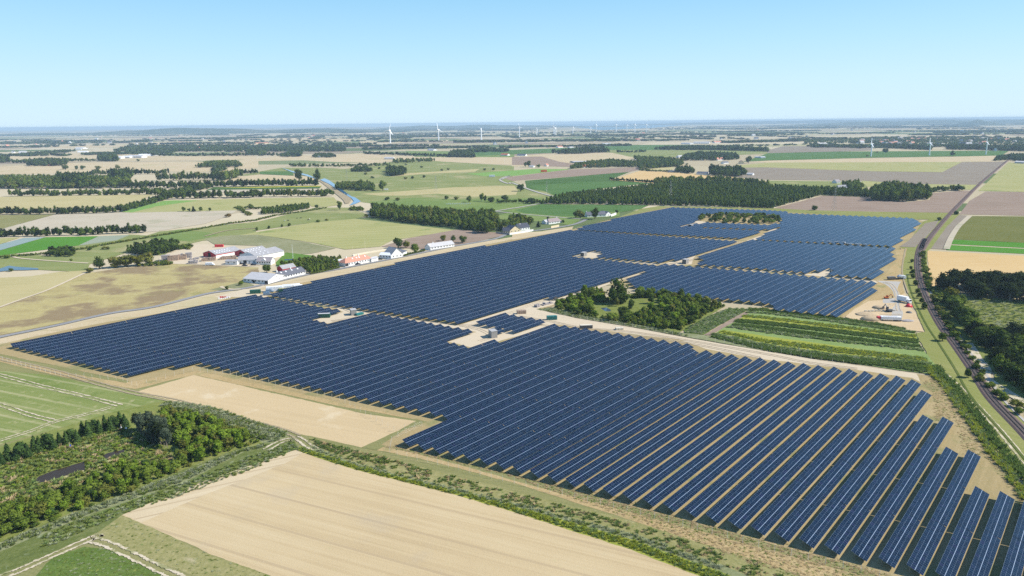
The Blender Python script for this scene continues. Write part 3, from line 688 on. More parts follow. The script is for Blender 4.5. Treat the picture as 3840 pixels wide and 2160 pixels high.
for bname, poly, holes in BLOCKS:
    P = PZ(poly); H = [PZ(h) for h in holes]
    vs = [q[1] for q in P]
    k0 = math.ceil((min(vs) - V0) / PITCHROW); k1 = math.floor((max(vs) - V0) / PITCHROW)
    num = 0
    for k in range(k1, k0 - 1, -1):
        v = V0 + k * PITCHROW
        segs = subtract(clip(P, v), [x for h in H for x in clip(h, v)])
        segs = [s for s in segs if s[1] - s[0] > 8]
        if not segs: continue
        num += 1
        for j, (ua, ub) in enumerate(segs):
            n = int((ub - ua - ((ub - ua) // (TN * MP)) * TG) / MP)
            part = '' if len(segs) == 1 else (' left part,' if j == 0 else ' right part,' if j == len(segs) - 1 else ' middle part,')
            ROWS.append((bname, num, part, v, ua, n))
for bname, num, part, v, ua, n in ROWS:
    p = UX * ua + VX * v
    root = empty('solar_panel_row', (p[0], p[1], 0), math.pi / 2 - TH)
    root.rotation_euler[0] = random.uniform(-.007, .007)
    tag(root, f'solar row,{part} {ordinal(num)} from right edge of {bname}', 'solar row', 'solar panel rows of ' + bname)
    dist = [math.hypot(*(p + UX * xpos(i))) for i in (0, n // 2, n - 1)]
    near = min(dist) < 330
    frame_mesh(n, near).build('support_frame', M_STEEL, root)
    centre_rail(n).build('centre_rail', M_RAIL, root)
    idx = [(i, t) for i in range(n) for t in (0, 1)]
    single = []
    if min(dist) < 282:
        def dd(i): return np.hypot(*(p + UX * xpos(i)))
        cand = sorted((dd(i), i, t) for i, t in idx)
        def vis(i):
            w = p + UX * xpos(i); d = np.array([w[0], w[1], ZMID - CAM_H]); z = d @ _F
            X = 1920 + FOC * (d @ _R) / z; Y = 1080 - FOC * (d @ _U) / z
            return -60 < X < 3900 and Y < 2230
        single = [(i, t) for d, i, t in cand if d < 272 and vis(i)][:300]
        for i, t in single:
            o = link('solar_module', MODULE, root)
            c = plane_pt(xpos(i), (SL[t][0] + SL[t][1]) / 2); o.location = c
            N_MODS += 1
    rest = set(idx) - set(single)
    if rest:
        o = link('solar_modules', row_modules_mesh(sorted(rest), 'solar_modules'), root); tag(o, kind='stuff')
print('solar rows', len(ROWS), 'single modules', N_MODS, 'total', sum(r[5] * 2 for r in ROWS))
# ------------------------------------------------------------------ vegetation
def leaf_mat(name, dark, light, warm=None, trans=.27):
    mt, nt, out = nmat(name)
    g = N(nt, 'ShaderNodeNewGeometry'); oi = N(nt, 'ShaderNodeObjectInfo')
    r = math_(nt, 'ADD', math_(nt, 'MULTIPLY', g.outputs['Random Per Island'], .55), math_(nt, 'MULTIPLY', oi.outputs['Random'], .45))
    st = [(0.05, dark), (.8, light)]
    if warm: st.append((1.0, warm))
    c = ramp(nt, r, st)
    d = N(nt, 'ShaderNodeBsdfDiffuse'); t = N(nt, 'ShaderNodeBsdfTranslucent'); mx = N(nt, 'ShaderNodeMixShader'); mx.inputs[0].default_value = trans
    nt.links.new(c, d.inputs[0]); nt.links.new(c, t.inputs[0]); nt.links.new(d.outputs[0], mx.inputs[1]); nt.links.new(t.outputs[0], mx.inputs[2])
    nt.links.new(mx.outputs[0], out.inputs[0]); FM[name] = mt
    return mt
leaf_mat('leaf_dark', (.036, .058, .012), (.10, .145, .026))
leaf_mat('leaf_mid', (.066, .105, .015), (.17, .225, .034))
leaf_mat('leaf_bright', (.085, .15, .014), (.22, .31, .036))
leaf_mat('leaf_olive', (.085, .10, .02), (.20, .21, .042), (.22, .16, .05))
leaf_mat('leaf_yellow', (.08, .09, .012), (.19, .18, .025))
leaf_mat('leaf_rust', (.10, .075, .025), (.22, .15, .05))
leaf_mat('leaf_copper', (.018, .010, .010), (.04, .02, .018))
leaf_mat('needle_spruce', (.026, .055, .018), (.08, .135, .034))
leaf_mat('needle_pine', (.035, .055, .03), (.11, .14, .085))
leaf_mat('needle_dark', (.013, .022, .008), (.04, .058, .018))
leaf_mat('grass_pale', (.25, .29, .13), (.48, .50, .32), None, .45)
leaf_mat('grass_green', (.13, .185, .035), (.28, .33, .085), None, .45)
leaf_mat('grass_dry', (.36, .27, .125), (.62, .49, .28), None, .4)
leaf_mat('maize_leaf', (.075, .13, .03), (.19, .27, .065), (.3, .29, .1), .45)
leaf_mat('crop_yellow', (.22, .30, .03), (.40, .42, .06), (.52, .46, .08), .4)
leaf_mat('crop_light', (.14, .22, .055), (.30, .37, .13), None, .4)
paint('bark', (.09, .07, .05), .9, 0, .3, 2.0); paint('bark_pale', (.22, .18, .14), .9, 0, .2, 2.0)

_ICO = None
def ico():
    global _ICO
    if _ICO is None:
        import bmesh
        bm = bmesh.new(); bmesh.ops.create_icosphere(bm, subdivisions=2, radius=1.0)
        V = np.array([v.co[:] for v in bm.verts]); F = np.array([[v.index for v in f.verts] for f in bm.faces]); bm.free()
        bm = bmesh.new(); bmesh.ops.create_icosphere(bm, subdivisions=1, radius=1.0)
        V1 = np.array([v.co[:] for v in bm.verts]); F1 = np.array([[v.index for v in f.verts] for f in bm.faces]); bm.free()
        _ICO = {2: (V, F), 1: (V1, F1)}
    return _ICO
def cards(rg, c, nrm, size, droop=0.0):
    """irregular leaf-clump triangles at c facing roughly nrm"""
    n = len(c)
    a = nrm + rg.normal(0, .55, (n, 3)); a /= np.linalg.norm(a, axis=1, keepdims=True)
    t = np.cross(a, rg.normal(0, 1, (n, 3))); t /= np.linalg.norm(t, axis=1, keepdims=True) + 1e-9
    b = np.cross(a, t); s = (size * rg.uniform(.55, 1.35, n))[:, None]
    p0 = c + t * s * .62; p1 = c - t * s * .4 + b * s * .55; p2 = c - t * s * rg.uniform(.2, .6, (n, 1)) - b * s * .55; p3 = c + a * s * .22
    p0[:, 2] -= droop * s[:, 0]; p2[:, 2] -= droop * s[:, 0]
    V = np.stack([p0, p1, p2, p3], 1).reshape(-1, 3); k = np.arange(n)[:, None] * 4
    F = np.concatenate([k + [0, 1, 3], k + [1, 2, 3], k + [2, 0, 3]], 1).reshape(-1, 3)
    return V, F
def crown_mesh(kind, seed, mat, dens=1.0, sub=1):
    rg = np.random.default_rng(seed)
    Vs, Fs, k = [], [], 0
    def add(V, F):
        nonlocal k
        Vs.append(V); Fs.append(F + k); k += len(V)
    if kind in ('broad', 'tall', 'shrub', 'young', 'pine'):
        cz, rx, rz, nl, lr, nc, cs = {'broad': (.50, .38, .45, 17, (.085, .15), 620, .07), 'tall': (.55, .24, .43, 15, (.075, .125), 480, .065),
                                      'shrub': (.42, .43, .40, 12, (.13, .22), 380, .10), 'young': (.48, .28, .47, 15, (.08, .13), 480, .08), 'pine': (.74, .24, .24, 8, (.09, .15), 300, .075)}[kind]
        L = []
        for i in range(nl):
            d = rg.normal(0, 1, 3); d /= np.linalg.norm(d)
            r = rg.uniform(*lr); q = rg.uniform(.45, .82)
            c = np.array([d[0] * rx * q, d[1] * rx * q, cz + d[2] * rz * q])
            if kind == 'young': c[:2] *= 1.25 - c[2] * .8
            L.append((c, r))
        L.append((np.array([0, 0, cz]), rx * .62))
        V0, F0 = ico()[sub]
        for c, r in L:
            V = V0 * r * np.array([1, 1, .88]) * (1 + rg.normal(0, .13, (len(V0), 1)))
            add(V + c, F0)
        w = np.array([r * r for _, r in L]); w /= w.sum()
        n = int(nc * dens); li = rg.choice(len(L), n, p=w)
        d = rg.normal(0, 1, (n, 3)); d[:, 2] += .25; d /= np.linalg.norm(d, axis=1, keepdims=True)
        c = np.array([L[i][0] for i in li]) + d * np.array([L[i][1] for i in li])[:, None] * rg.uniform(.9, 1.5, (n, 1))
        c[:, 2] = np.maximum(c[:, 2], .03)
        add(*cards(rg, c, d, cs))
    elif kind == 'spruce':
        nt_ = 9
        for i in range(nt_):
            t = i / (nt_ - 1); z = .10 + .84 * t; R = .24 * (1 - t) ** .85 + .012; m = 14
            an = np.arange(m) / m * 2 * math.pi + rg.uniform(0, 1); rr = R * np.where(np.arange(m) % 2 == 0, 1.0, .62) * rg.uniform(.75, 1.15, m)
            ring = np.stack([np.cos(an) * rr, np.sin(an) * rr, np.full(m, z - .045) + rg.normal(0, .012, m)], 1)
            V = np.vstack([ring, [[0, 0, z + .10]]]); F = np.array([[j, (j + 1) % m, m] for j in range(m)]); add(V, F)
        n = int(260 * dens); t = rg.uniform(0, 1, n) ** 1.5; an = rg.uniform(0, 6.283, n); R = .25 * (1 - t) ** .85 * rg.uniform(.55, 1.08, n)
        c = np.stack([np.cos(an) * R, np.sin(an) * R, .07 + .86 * t], 1); nr = np.stack([np.cos(an), np.sin(an), np.full(n, .6)], 1)
        add(*cards(rg, c, nr, .07, .25))
    elif kind == 'tuft':      # blades of tall plants, unit height
        n = int(30 * dens); an = rg.uniform(0, 6.283, n); r = rg.uniform(0, .45, n); h = rg.uniform(.4, 1.0, n); tl = rg.uniform(.3, .95, n)
        bx, by = np.cos(an) * r, np.sin(an) * r; ta = rg.uniform(0, 6.283, n); w = rg.uniform(.05, .11, n)
        px_, py_ = -np.sin(ta) * w, np.cos(ta) * w
        V = np.stack([np.stack([bx - px_, by - py_, np.zeros(n)], 1), np.stack([bx + px_, by + py_, np.zeros(n)], 1),
                      np.stack([bx + np.cos(ta) * tl * .4 + px_ * 1.3, by + np.sin(ta) * tl * .4 + py_ * 1.3, h * .65], 1), np.stack([bx + np.cos(ta) * tl, by + np.sin(ta) * tl, h], 1)], 1).reshape(-1, 3)
        q = np.arange(n)[:, None] * 4; add(V, np.concatenate([q + [0, 1, 2], q + [0, 2, 3]], 1).reshape(-1, 3))
    return np_mesh('crown', np.vstack(Vs), np.vstack(Fs), [FM[mat]])
def trunk_mesh(kind, mat='bark'):
    mb = MB()
    h = {'broad': .55, 'tall': .6, 'shrub': .3, 'young': .45, 'pine': .85, 'spruce': .9}[kind]; r = {'broad': .032, 'tall': .026, 'shrub': .03, 'young': .02, 'pine': .02, 'spruce': .018}[kind]
    rings = [[(r * k * math.cos(a * math.pi / 3) + ox, r * k * math.sin(a * math.pi / 3) + oy, z) for a in range(6)] for z, k, ox, oy in ((-.03, 1.5, 0, 0), (.04, 1.05, 0, 0), (h * .5, .8, .008, -.004), (h, .25, .0, .01))]
    mb.loft(rings)
    if kind in ('broad', 'tall', 'pine'):
        for i in range(4):
            a = i * 1.7 + .4; z = h * (.45 + .12 * i)
            mb.tube((0, 0, z), (math.cos(a) * .17, math.sin(a) * .17, z + .14), r * .5, r * .2, 5)
    return mb.mesh('trunk', FM[mat])
TK = {k: trunk_mesh(k, 'bark_pale' if k == 'pine' else 'bark') for k in ('broad', 'tall', 'shrub', 'young', 'pine', 'spruce')}
CROWN = {}
def crowns(kind, mat, n=4, dens=1.0):
    key = (kind, mat)
    if key not in CROWN:
        CROWN[key] = [crown_mesh(kind, 100 + 17 * i + len(CROWN) * 7, mat, dens) for i in range(n)]
    return CROWN[key]
def tree(name, label, cat, p, h, kind='broad', mat='leaf_mid', w=1.0, group=None):
    r = empty(name, (p[0], p[1], -.15), random.uniform(0, 6.28), (h * w, h * w, h)); tag(r, label, cat, group)
    link('trunk', TK[kind], r)
    link('crown', random.choice(crowns(kind, mat)), r)
    return r
def inside(poly, x, y):
    c = False; n = len(poly)
    for i in range(n):
        x0, y0 = poly[i][0], poly[i][1]; x1, y1 = poly[(i + 1) % n][0], poly[(i + 1) % n][1]
        if (y0 > y) != (y1 > y) and x < x0 + (x1 - x0) * (y - y0) / (y1 - y0): c = not c
    return c
def fill(poly, step, jit=.45, seed=1):
    """jittered points inside a polygon"""
    rg = random.Random(seed)
    xs = [p[0] for p in poly]; ys = [p[1] for p in poly]; out = []
    y = min(ys); row = 0
    while y < max(ys):
        x = min(xs) + (step / 2 if row % 2 else 0)
        while x < max(xs):
            a, b = x + rg.uniform(-jit, jit) * step, y + rg.uniform(-jit, jit) * step
            if inside(poly, a, b): out.append((a, b))
            x += step
        y += step * .87; row += 1
    return out
def along(pts, step, width=0.0, seed=1):
    rg = random.Random(seed); out = []; carry = 0
    for i in range(len(pts) - 1):
        a, b = Vector(pts[i]), Vector(pts[i + 1]); d = b - a; L = d.length
        if L < 1e-6: continue
        d /= L; t = carry
        while t < L:
            q = a + d * t + Vector((-d.y, d.x, 0)) * rg.uniform(-width / 2, width / 2); out.append((q.x, q.y)); t += step * rg.uniform(.75, 1.25)
        carry = t - L
    return out
# ---- masses: points that carry one of a set of plant models each
KITS = {}
def kit(name, specs):
    """a set of plant models for a mass"""
    c = bpy.data.collections.new(name)
    for i, (kind, mat, seed, dens) in enumerate(specs):
        me = crown_mesh(kind, seed, mat, dens)
        c.objects.link(bpy.data.objects.new(f'{name}_model', me))
    ng = bpy.data.node_groups.new('scatter_' + name, 'GeometryNodeTree')
    ng.interface.new_socket('Geometry', in_out='INPUT', socket_type='NodeSocketGeometry'); ng.interface.new_socket('Geometry', in_out='OUTPUT', socket_type='NodeSocketGeometry')
    gi, go = ng.nodes.new('NodeGroupInput'), ng.nodes.new('NodeGroupOutput')
    ci = ng.nodes.new('GeometryNodeCollectionInfo'); ci.inputs[0].default_value = c; ci.inputs['Separate Children'].default_value = True; ci.inputs['Reset Children'].default_value = True
    ip = ng.nodes.new('GeometryNodeInstanceOnPoints'); ip.inputs['Pick Instance'].default_value = True
    def attr(nm, ty, sock):
        a = ng.nodes.new('GeometryNodeInputNamedAttribute'); a.data_type = ty; a.inputs[0].default_value = nm
        ng.links.new(a.outputs[0], sock)
    attr('size', 'FLOAT_VECTOR', ip.inputs['Scale']); attr('turn', 'FLOAT_VECTOR', ip.inputs['Rotation']); attr('pick', 'INT', ip.inputs['Instance Index'])
    ng.links.new(gi.outputs[0], ip.inputs['Points']); ng.links.new(ci.outputs[0], ip.inputs['Instance']); ng.links.new(ip.outputs[0], go.inputs[0])
    KITS[name] = (ng, len(specs))
def mass(name, label, cat, kitname, P, h, w, hv=.25, seed=3, z=-.2):
    """P: (n,2) points; h, w: height and width of the plants in metres"""
    rg = np.random.default_rng(seed + len(P)); n = len(P)
    if n == 0: return
    me = bpy.data.meshes.new(name); V = np.zeros((n, 3), np.float32); V[:, :2] = np.array(P); V[:, 2] = z
    me.vertices.add(n); me.vertices.foreach_set('co', V.ravel())
    hh = np.asarray(h) * rg.uniform(1 - hv, 1 + hv, n); ww = np.asarray(w) * rg.uniform(1 - hv, 1 + hv, n)
    S3 = np.stack([ww, ww, hh], 1).astype(np.float32); T3 = np.zeros((n, 3), np.float32); T3[:, 2] = rg.uniform(0, 6.283, n)
    me.attributes.new('size', 'FLOAT_VECTOR', 'POINT').data.foreach_set('vector', S3.ravel())
    me.attributes.new('turn', 'FLOAT_VECTOR', 'POINT').data.foreach_set('vector', T3.ravel())
    ng, k = KITS[kitname]
    me.attributes.new('pick', 'INT', 'POINT').data.foreach_set('value', rg.integers(0, k, n).astype(np.int32))
    o = link(name, me); tag(o, label, cat, kind='stuff')
    md = o.modifiers.new('scatter', 'NODES'); md.node_group = ng
    return o
kit('wood', [('broad', 'leaf_dark', 1, .35), ('broad', 'leaf_mid', 2, .35), ('tall', 'leaf_dark', 3, .35), ('broad', 'leaf_dark', 4, .35), ('shrub', 'leaf_mid', 5, .5), ('tall', 'leaf_mid', 6, .35), ('broad', 'leaf_olive', 7, .3)])
kit('darkwood', [('broad', 'leaf_dark', 11, .35), ('tall', 'leaf_dark', 12, .35), ('shrub', 'leaf_dark', 13, .5), ('broad', 'needle_dark', 14, .35), ('young', 'leaf_dark', 15, .4)])
kit('plantation', [('young', 'leaf_mid', 21, .4), ('young', 'leaf_dark', 22, .4), ('tall', 'leaf_mid', 23, .3), ('young', 'needle_spruce', 24, .4)])
kit('bushes', [('shrub', 'leaf_mid', 31, .5), ('shrub', 'leaf_dark', 32, .5), ('shrub', 'leaf_olive', 33, .5), ('young', 'leaf_mid', 34, .4)])
kit('scrub', [('shrub', 'leaf_olive', 41, .5), ('shrub', 'leaf_mid', 42, .5), ('tuft', 'crop_light', 43, 1), ('tuft', 'grass_dry', 44, .7), ('tuft', 'grass_green', 45, 1), ('tuft', 'grass_green', 46, 1), ('shrub', 'leaf_bright', 47, .5)])
kit('pale_weeds', [('tuft', 'grass_pale', 51, 1), ('tuft', 'grass_pale', 52, 1), ('tuft', 'grass_green', 53, 1)])
kit('green_weeds', [('tuft', 'grass_green', 61, 1), ('tuft', 'grass_green', 62, 1), ('tuft', 'crop_light', 63, 1), ('tuft', 'grass_pale', 64, 1)])
kit('maize', [('tuft', 'maize_leaf', 71, 1.2), ('tuft', 'maize_leaf', 72, 1.2), ('tuft', 'maize_leaf', 73, 1.2)])
kit('fencecrop', [('tuft', 'maize_leaf', 171, 1.2), ('tuft', 'grass_green', 172, 1), ('tuft', 'crop_light', 173, 1), ('tuft', 'grass_dry', 174, .8)])
kit('mustard', [('tuft', 'crop_yellow', 81, 1), ('tuft', 'crop_yellow', 82, 1), ('tuft', 'crop_light', 83, 1)])
kit('lightcrop', [('tuft', 'crop_light', 91, 1), ('tuft', 'crop_light', 92, 1), ('tuft', 'grass_pale', 93, 1)])
kit('dry', [('tuft', 'grass_dry', 95, 1), ('tuft', 'grass_dry', 96, 1), ('tuft', 'grass_green', 97, .6)])
VEG_TREES_HERE = True

# ---- hedges and woods of the middle distance, one object each: name|label|kit|L line / P area|height|width|spacing|band|pixels
MASSES = '''
hedge|tall dark windbreak hedge from the left edge bending up to the canal|darkwood|L|9.5|8.5|4.5|6|a -150,1032 0,1030 600,1024 1040,1015 1250,1000 1460,940 1650,882
hedge|broad dark hedge of full crowns running on to the canal bank|darkwood|L|12|11|5|14|a 1640,880 1800,870 2100,862 2576,856 b 0,850
hedge|row of loose round trees between pale field and canal|wood|L|12|10|5.5|8|b 0,852 300,850 560,848 780,842
hedge|straight tree belt above the long straw field at left|wood|L|11|9|5|8|a 95,845 640,840 1200,833 1640,826
hedge|dark dense tree belt behind the narrow yellow flower strip|darkwood|L|13|11|5|12|a 1210,760 1700,762 2050,762 2200,752 2576,745 b 300,742 620,740
hedge|slanting belt of trees joining two windbreaks at left|darkwood|L|12|11|5|16|a 1660,870 1800,830 1950,795 2060,768
wood|large mixed wood of rounded crowns at the left edge|wood|P|14|13|9|0|a -200,772 600,772 1180,766 1330,740 1200,705 900,690 500,690 0,690 -200,700
wood|tall dark clump of trees rising behind the left wood|darkwood|P|20|15|8|0|a 560,765 870,765 860,700 600,690
wood|two rounded dark trees and thicket before a straw field|darkwood|P|20|16|9|0|a 1100,690 1310,690 1310,655 1100,655
hedge|tall gappy poplar like tree row above the belt|wood|L|19|13|9|10|a 1580,692 1720,690 1760,690 2160,680 2260,690 2420,655
hedge|low dark hedge at the foot of the far straw field|darkwood|L|12|10|6|8|a 1010,635 1310,628 1700,622
hedge|curving hedge running off to the left wood|darkwood|L|11|10|6|8|a 600,662 850,645 1000,622
wood|small wood left of the canal near the hedges|wood|P|12|12|9|0|a 1970,560 2440,555 2400,520 2150,520
wood|dark patch of trees left of the canal|darkwood|P|12|12|8|0|a 2150,602 2270,590 2260,560 2150,570
hedge|dark hedge strip leading to the canal trees|darkwood|L|11|10|6|6|a 2430,620 2600,620
wood|long dark wood around the red roofed farm at left|darkwood|P|13|14|11|0|a 290,545 670,542 680,500 600,490 420,495 300,505
wood|tree clump at the far left edge beside the straw|darkwood|P|15|14|11|0|a -100,512 100,512 90,480 -100,480
hedge|row of trees right of the left edge clump|wood|L|13|13|9|8|a 100,512 285,512
hedge|scattered tree row between two far straw fields|wood|L|12|13|12|10|a 680,502 820,500 960,496
wood|round tree group beside the long white farm buildings|darkwood|P|17|16|11|0|a 1000,497 1190,497 1170,460 1000,465
wood|long blue green wood in the far left distance|darkwood|P|14|22|22|0|a 1140,402 1700,405 2100,402 2576,400 b 900,400 900,372 400,355 a 2576,350 1900,345 1300,352
hedge|thin dark hedge behind the white farm buildings|darkwood|L|12|16|12|12|a 1430,440 1900,443 2576,440 b 300,440
hedge|dark tree row closing the pale field by the green crops|darkwood|L|9|7.5|4|5|a -150,1254 0,1252 400,1246 900,1232 1480,1207
hedge|low scrubby hedge along the ditch|bushes|L|2.2|3.2|2.6|2.5|a -100,1470 300,1440 560,1420 740,1395 1100,1330 1500,1262 2000,1180 2300,1125 2576,1090 b 200,1042 500,1000 700,966
wood|dark thicket of low trees in the pasture near the pond|darkwood|P|5.5|7|4.5|0|e 490,272 740,272 750,225 600,205 500,235
wood|dark green copse behind the yellowish farm trees|darkwood|P|6.5|6.5|4.2|0|e 1280,232 1340,195 1650,140 1790,150 1785,215 1600,262 1480,270
wood|line of bushes right of the dark farm copse|bushes|P|4|5|4|0|e 1790,205 1930,200 1930,175 1800,172
wood|shrubs below the farm trees on the heath edge|bushes|P|2.5|3.5|2.6|0|e 1360,375 1740,358 1720,325 1560,335
hedge|line of bushes along the canal meadow|wood|L|9|11|8|18|b 340,545 700,552 1100,545 1340,535
hedge|long dark hedge crossing the far green fields|darkwood|L|11|13|9|8|b 1090,420 1300,430 1700,445 2000,455 2210,458
wood|dark tree clump around the small farm in the straw field|darkwood|P|11|13|11|0|b 560,458 800,458 760,435 600,437
wood|loose thin tree row in front of the far straw field|wood|P|11|10|14|0|b 1370,522 1560,512 1800,500 1800,488 1560,492 1370,500
wood|dark tree stand at the far field corner|darkwood|P|15|16|12|0|b 1930,455 2210,458 2110,410 1990,410
wood|wooded meadow edge right of the canal|wood|P|10|10|7|0|b 805,785 1170,795 1190,760 1060,730 880,745 805,750
wood|dark compact grove in the middle of the meadow|darkwood|P|15|13|8|0|b 1325,642 1440,645 1510,632 1500,605 1330,590
wood|flat grove on the meadow beside the canal path|darkwood|P|9|11|8|0|b 950,600 1140,603 1180,592 1100,570 980,575
wood|low hill of planted trees left of the lone canal poplar|plantation|P|6.5|5|3.6|0|b 45,1032 300,1015 540,972 545,945 300,965 60,1000
hedge|bushes straggling beside the tree plantation|bushes|L|3|4|4|6|b -60,1040 -200,960 40,975 110,965
wood|long belt of mixed trees behind the yellow green field|wood|P|9.5|8|5|0|b 1150,1060 1300,1082 1500,1112 2050,1168 2200,1202 2420,1212 2450,1120 2400,1040 2100,1042 1700,1010 1350,985 1190,985
wood|meadow bushes at the head of the tree belt|bushes|P|4|5|4|0|b 935,985 1090,1000 1080,970 950,965
wood|garden thicket behind the black roofed houses|wood|P|8|7|4.5|0|b 2430,1205 2480,1150 c 0,1080 130,1085 200,1130 b 2576,1190
wood|dense garden woodland between grey farmhouse and tile roofed house|wood|P|4.5|4.5|3|0|f 215,365 620,300 860,305 840,385 550,450 500,410 400,395
hedge|clipped green hedge along the garden by the sand verge|bushes|L|1.6|1.8|1|.8|f 550,450 700,420 840,388
hedge|clipped green hedge beneath the white gabled house|bushes|L|2|2|1.2|1|f 1490,268 1600,240 1700,215
wood|great dark wood stretching behind the solar park|plantation|P|9.5|6.5|4.6|0|c 310,927 500,862 720,832 1100,790 1440,755 1700,735 2150,735 2576,768 d 0,768 600,795 1040,820 1040,856 550,836 45,968 c 2576,968 1850,948 1300,938 800,930
wood|taller broadleaf trees along the back of the great wood|wood|P|12|11|7|0|c 1440,760 1640,735 2150,728 2576,762 2576,745 2150,705 1640,705 1440,722
hedge|dark hedge at the field head before the great wood|wood|L|6|6|4|5|c -150,915 0,912 150,915 320,920 500,925
wood|young shrubs of the strip along the park fence|bushes|L|3|3.5|3|6|c 1850,925 2300,948 2576,962 d 60,968
hedge|narrow hedge between green crop and golden field|darkwood|L|6|6|4.5|5|c 985,686 1150,695 1430,714
wood|garden trees around the orange roofed farm|wood|P|10|10|8|0|c 580,576 700,565 1000,555 1280,556 1250,520 1000,500 800,515 650,540
wood|village trees around the orange roofed house in the centre|wood|P|12|12|9|0|c 1290,580 1500,560 1700,552 1720,520 1600,490 1230,470 1280,530
wood|dark wooded village behind the fields|darkwood|P|12|13|11|0|c 1700,490 2000,490 2290,478 2250,440 1900,420 1750,445
hedge|small thin hedge left of the straw field|bushes|L|5|6|5|6|c 1290,586 1400,596 1610,602
wood|dark trees around the grey roofed farm|darkwood|P|11|11|8|0|c 1650,608 1820,622 1840,600 1760,575 1660,590
wood|broad dark grove right of the grey roofed farm|darkwood|P|15|13|9|0|c 1990,640 2150,650 2345,648 2340,610 2200,590 2000,600
wood|dark wooded knoll in the green far field|darkwood|P|16|16|13|0|c 400,422 600,424 985,405 900,382 740,375 600,405
hedge|short dark hedge in the middle of the far field|darkwood|L|9|11|9|8|c 1060,407 1200,408 1350,402
hedge|long dark tree belt in the far right fields|darkwood|P|13|15|12|0|c 1410,382 2000,385 2576,400 d 0,385 c 2400,375 2000,362 1700,362
hedge|orchard rows on the far right slope|bushes|P|4|8|26|0|c 2240,340 2576,345 2576,330 2240,325
wood|great round oak grove by the railway fields|wood|P|15|12|7|0|d 1042,892 1400,902 1620,878 1622,830 1420,790 1200,780 1050,830
hedge|trees trailing off the oak grove towards the railway|wood|L|8|9|6|8|d 1600,812 1780,790 1900,783
wood|trees around the white farmhouse at right|wood|P|9|9|6|0|d 735,745 900,722 960,765 880,782 810,782 740,722
wood|low scrub field left of the oak grove|bushes|P|3|4|4|0|d 560,830 1040,852 1045,812 700,785 600,795
hedge|trees by the far railway end at right|darkwood|P|11|12|8|0|d 2280,492 2430,480 2500,495 2800,490 2800,450 2450,450 2300,475
hedge|dark hedges behind the three right wind turbines|darkwood|P|13|14|11|0|d 1050,357 1640,386 1650,362 1060,335
hedge|far tree belt behind the right hand turbines|darkwood|P|14|14|11|0|d 1800,378 2200,385 2500,395 2800,400 2800,360 2200,365 1810,355
wood|trees scattered among the roofs of the far village|wood|P|11|14|32|0|d 330,325 930,320 1500,330 2000,335 2800,345 2800,270 2000,262 900,268 400,285
'''
CATS = {'hedge': 'hedge', 'wood': 'wood'}
for ln in MASSES.strip().split('\n'):
    nm, lab, kt, ty, h, w, sp, band, pts = ln.split('|')
    h, w, sp, band = float(h), float(w), float(sp), float(band)
    P = S(pts)
    Q = along(P, sp * .5, band, len(lab)) if ty == 'L' else fill(P, sp, .5, len(lab))
    if len(Q) > 6000: print('many', nm, lab, len(Q))
    mass(nm, lab, CATS[nm], kt, Q, h, w, .3, len(lab))
# ---- woods of the far plain: belts and patches too distant to tell apart
def far_woods():
    rg = np.random.default_rng(5)
    for b, (d0, d1, nb, lab) in enumerate(((2600, 4200, 34, 'woods and hedges of the plain in front of the wind farm'), (4200, 7500, 95, 'bluish woods of the plain around the wind farm'), (7500, 15000, 170, 'hazy blue woods of the farthest plain'))):
        P, Hh, Ww = [], [], []
        for i in range(nb):
            d = math.sqrt(rg.uniform(d0 ** 2, d1 ** 2)); a = math.radians(rg.uniform(-42, 44))
            x, y = d * math.sin(a), d * math.cos(a)
            if b == 0 and not (y > 2700): continue
            # the sea bay stays free
            X = 1920 + FOC * x / y
            if y > 8300 and 2030 < X < 2560: continue
            L = rg.uniform(150, 700) * (1 + b * .55); W_ = rg.choice([18, 30, 60, 160]) * (1 + b * .4); rot = rg.choice([.2, .25, .1, -.1, 1.75]) + rg.normal(0, .05)
            sp = 18 + 12 * b
            n = max(4, int(L * W_ / sp / sp * 1.3))
            s = rg.uniform(-.5, .5, n) * L; t = rg.uniform(-.5, .5, n) * W_
            P.append(np.stack([x + s * math.cos(rot) - t * math.sin(rot), y + s * math.sin(rot) + t * math.cos(rot)], 1))
            Hh.append(np.full(n, rg.uniform(8, 13))); Ww.append(np.full(n, sp * 1.5))
        P = np.vstack(P); print('far woods', len(P))
        mass('distant_wood', lab, 'woodland', 'darkwood', P, np.concatenate(Hh), np.concatenate(Ww), .25, 40 + b, -.5)
far_woods()
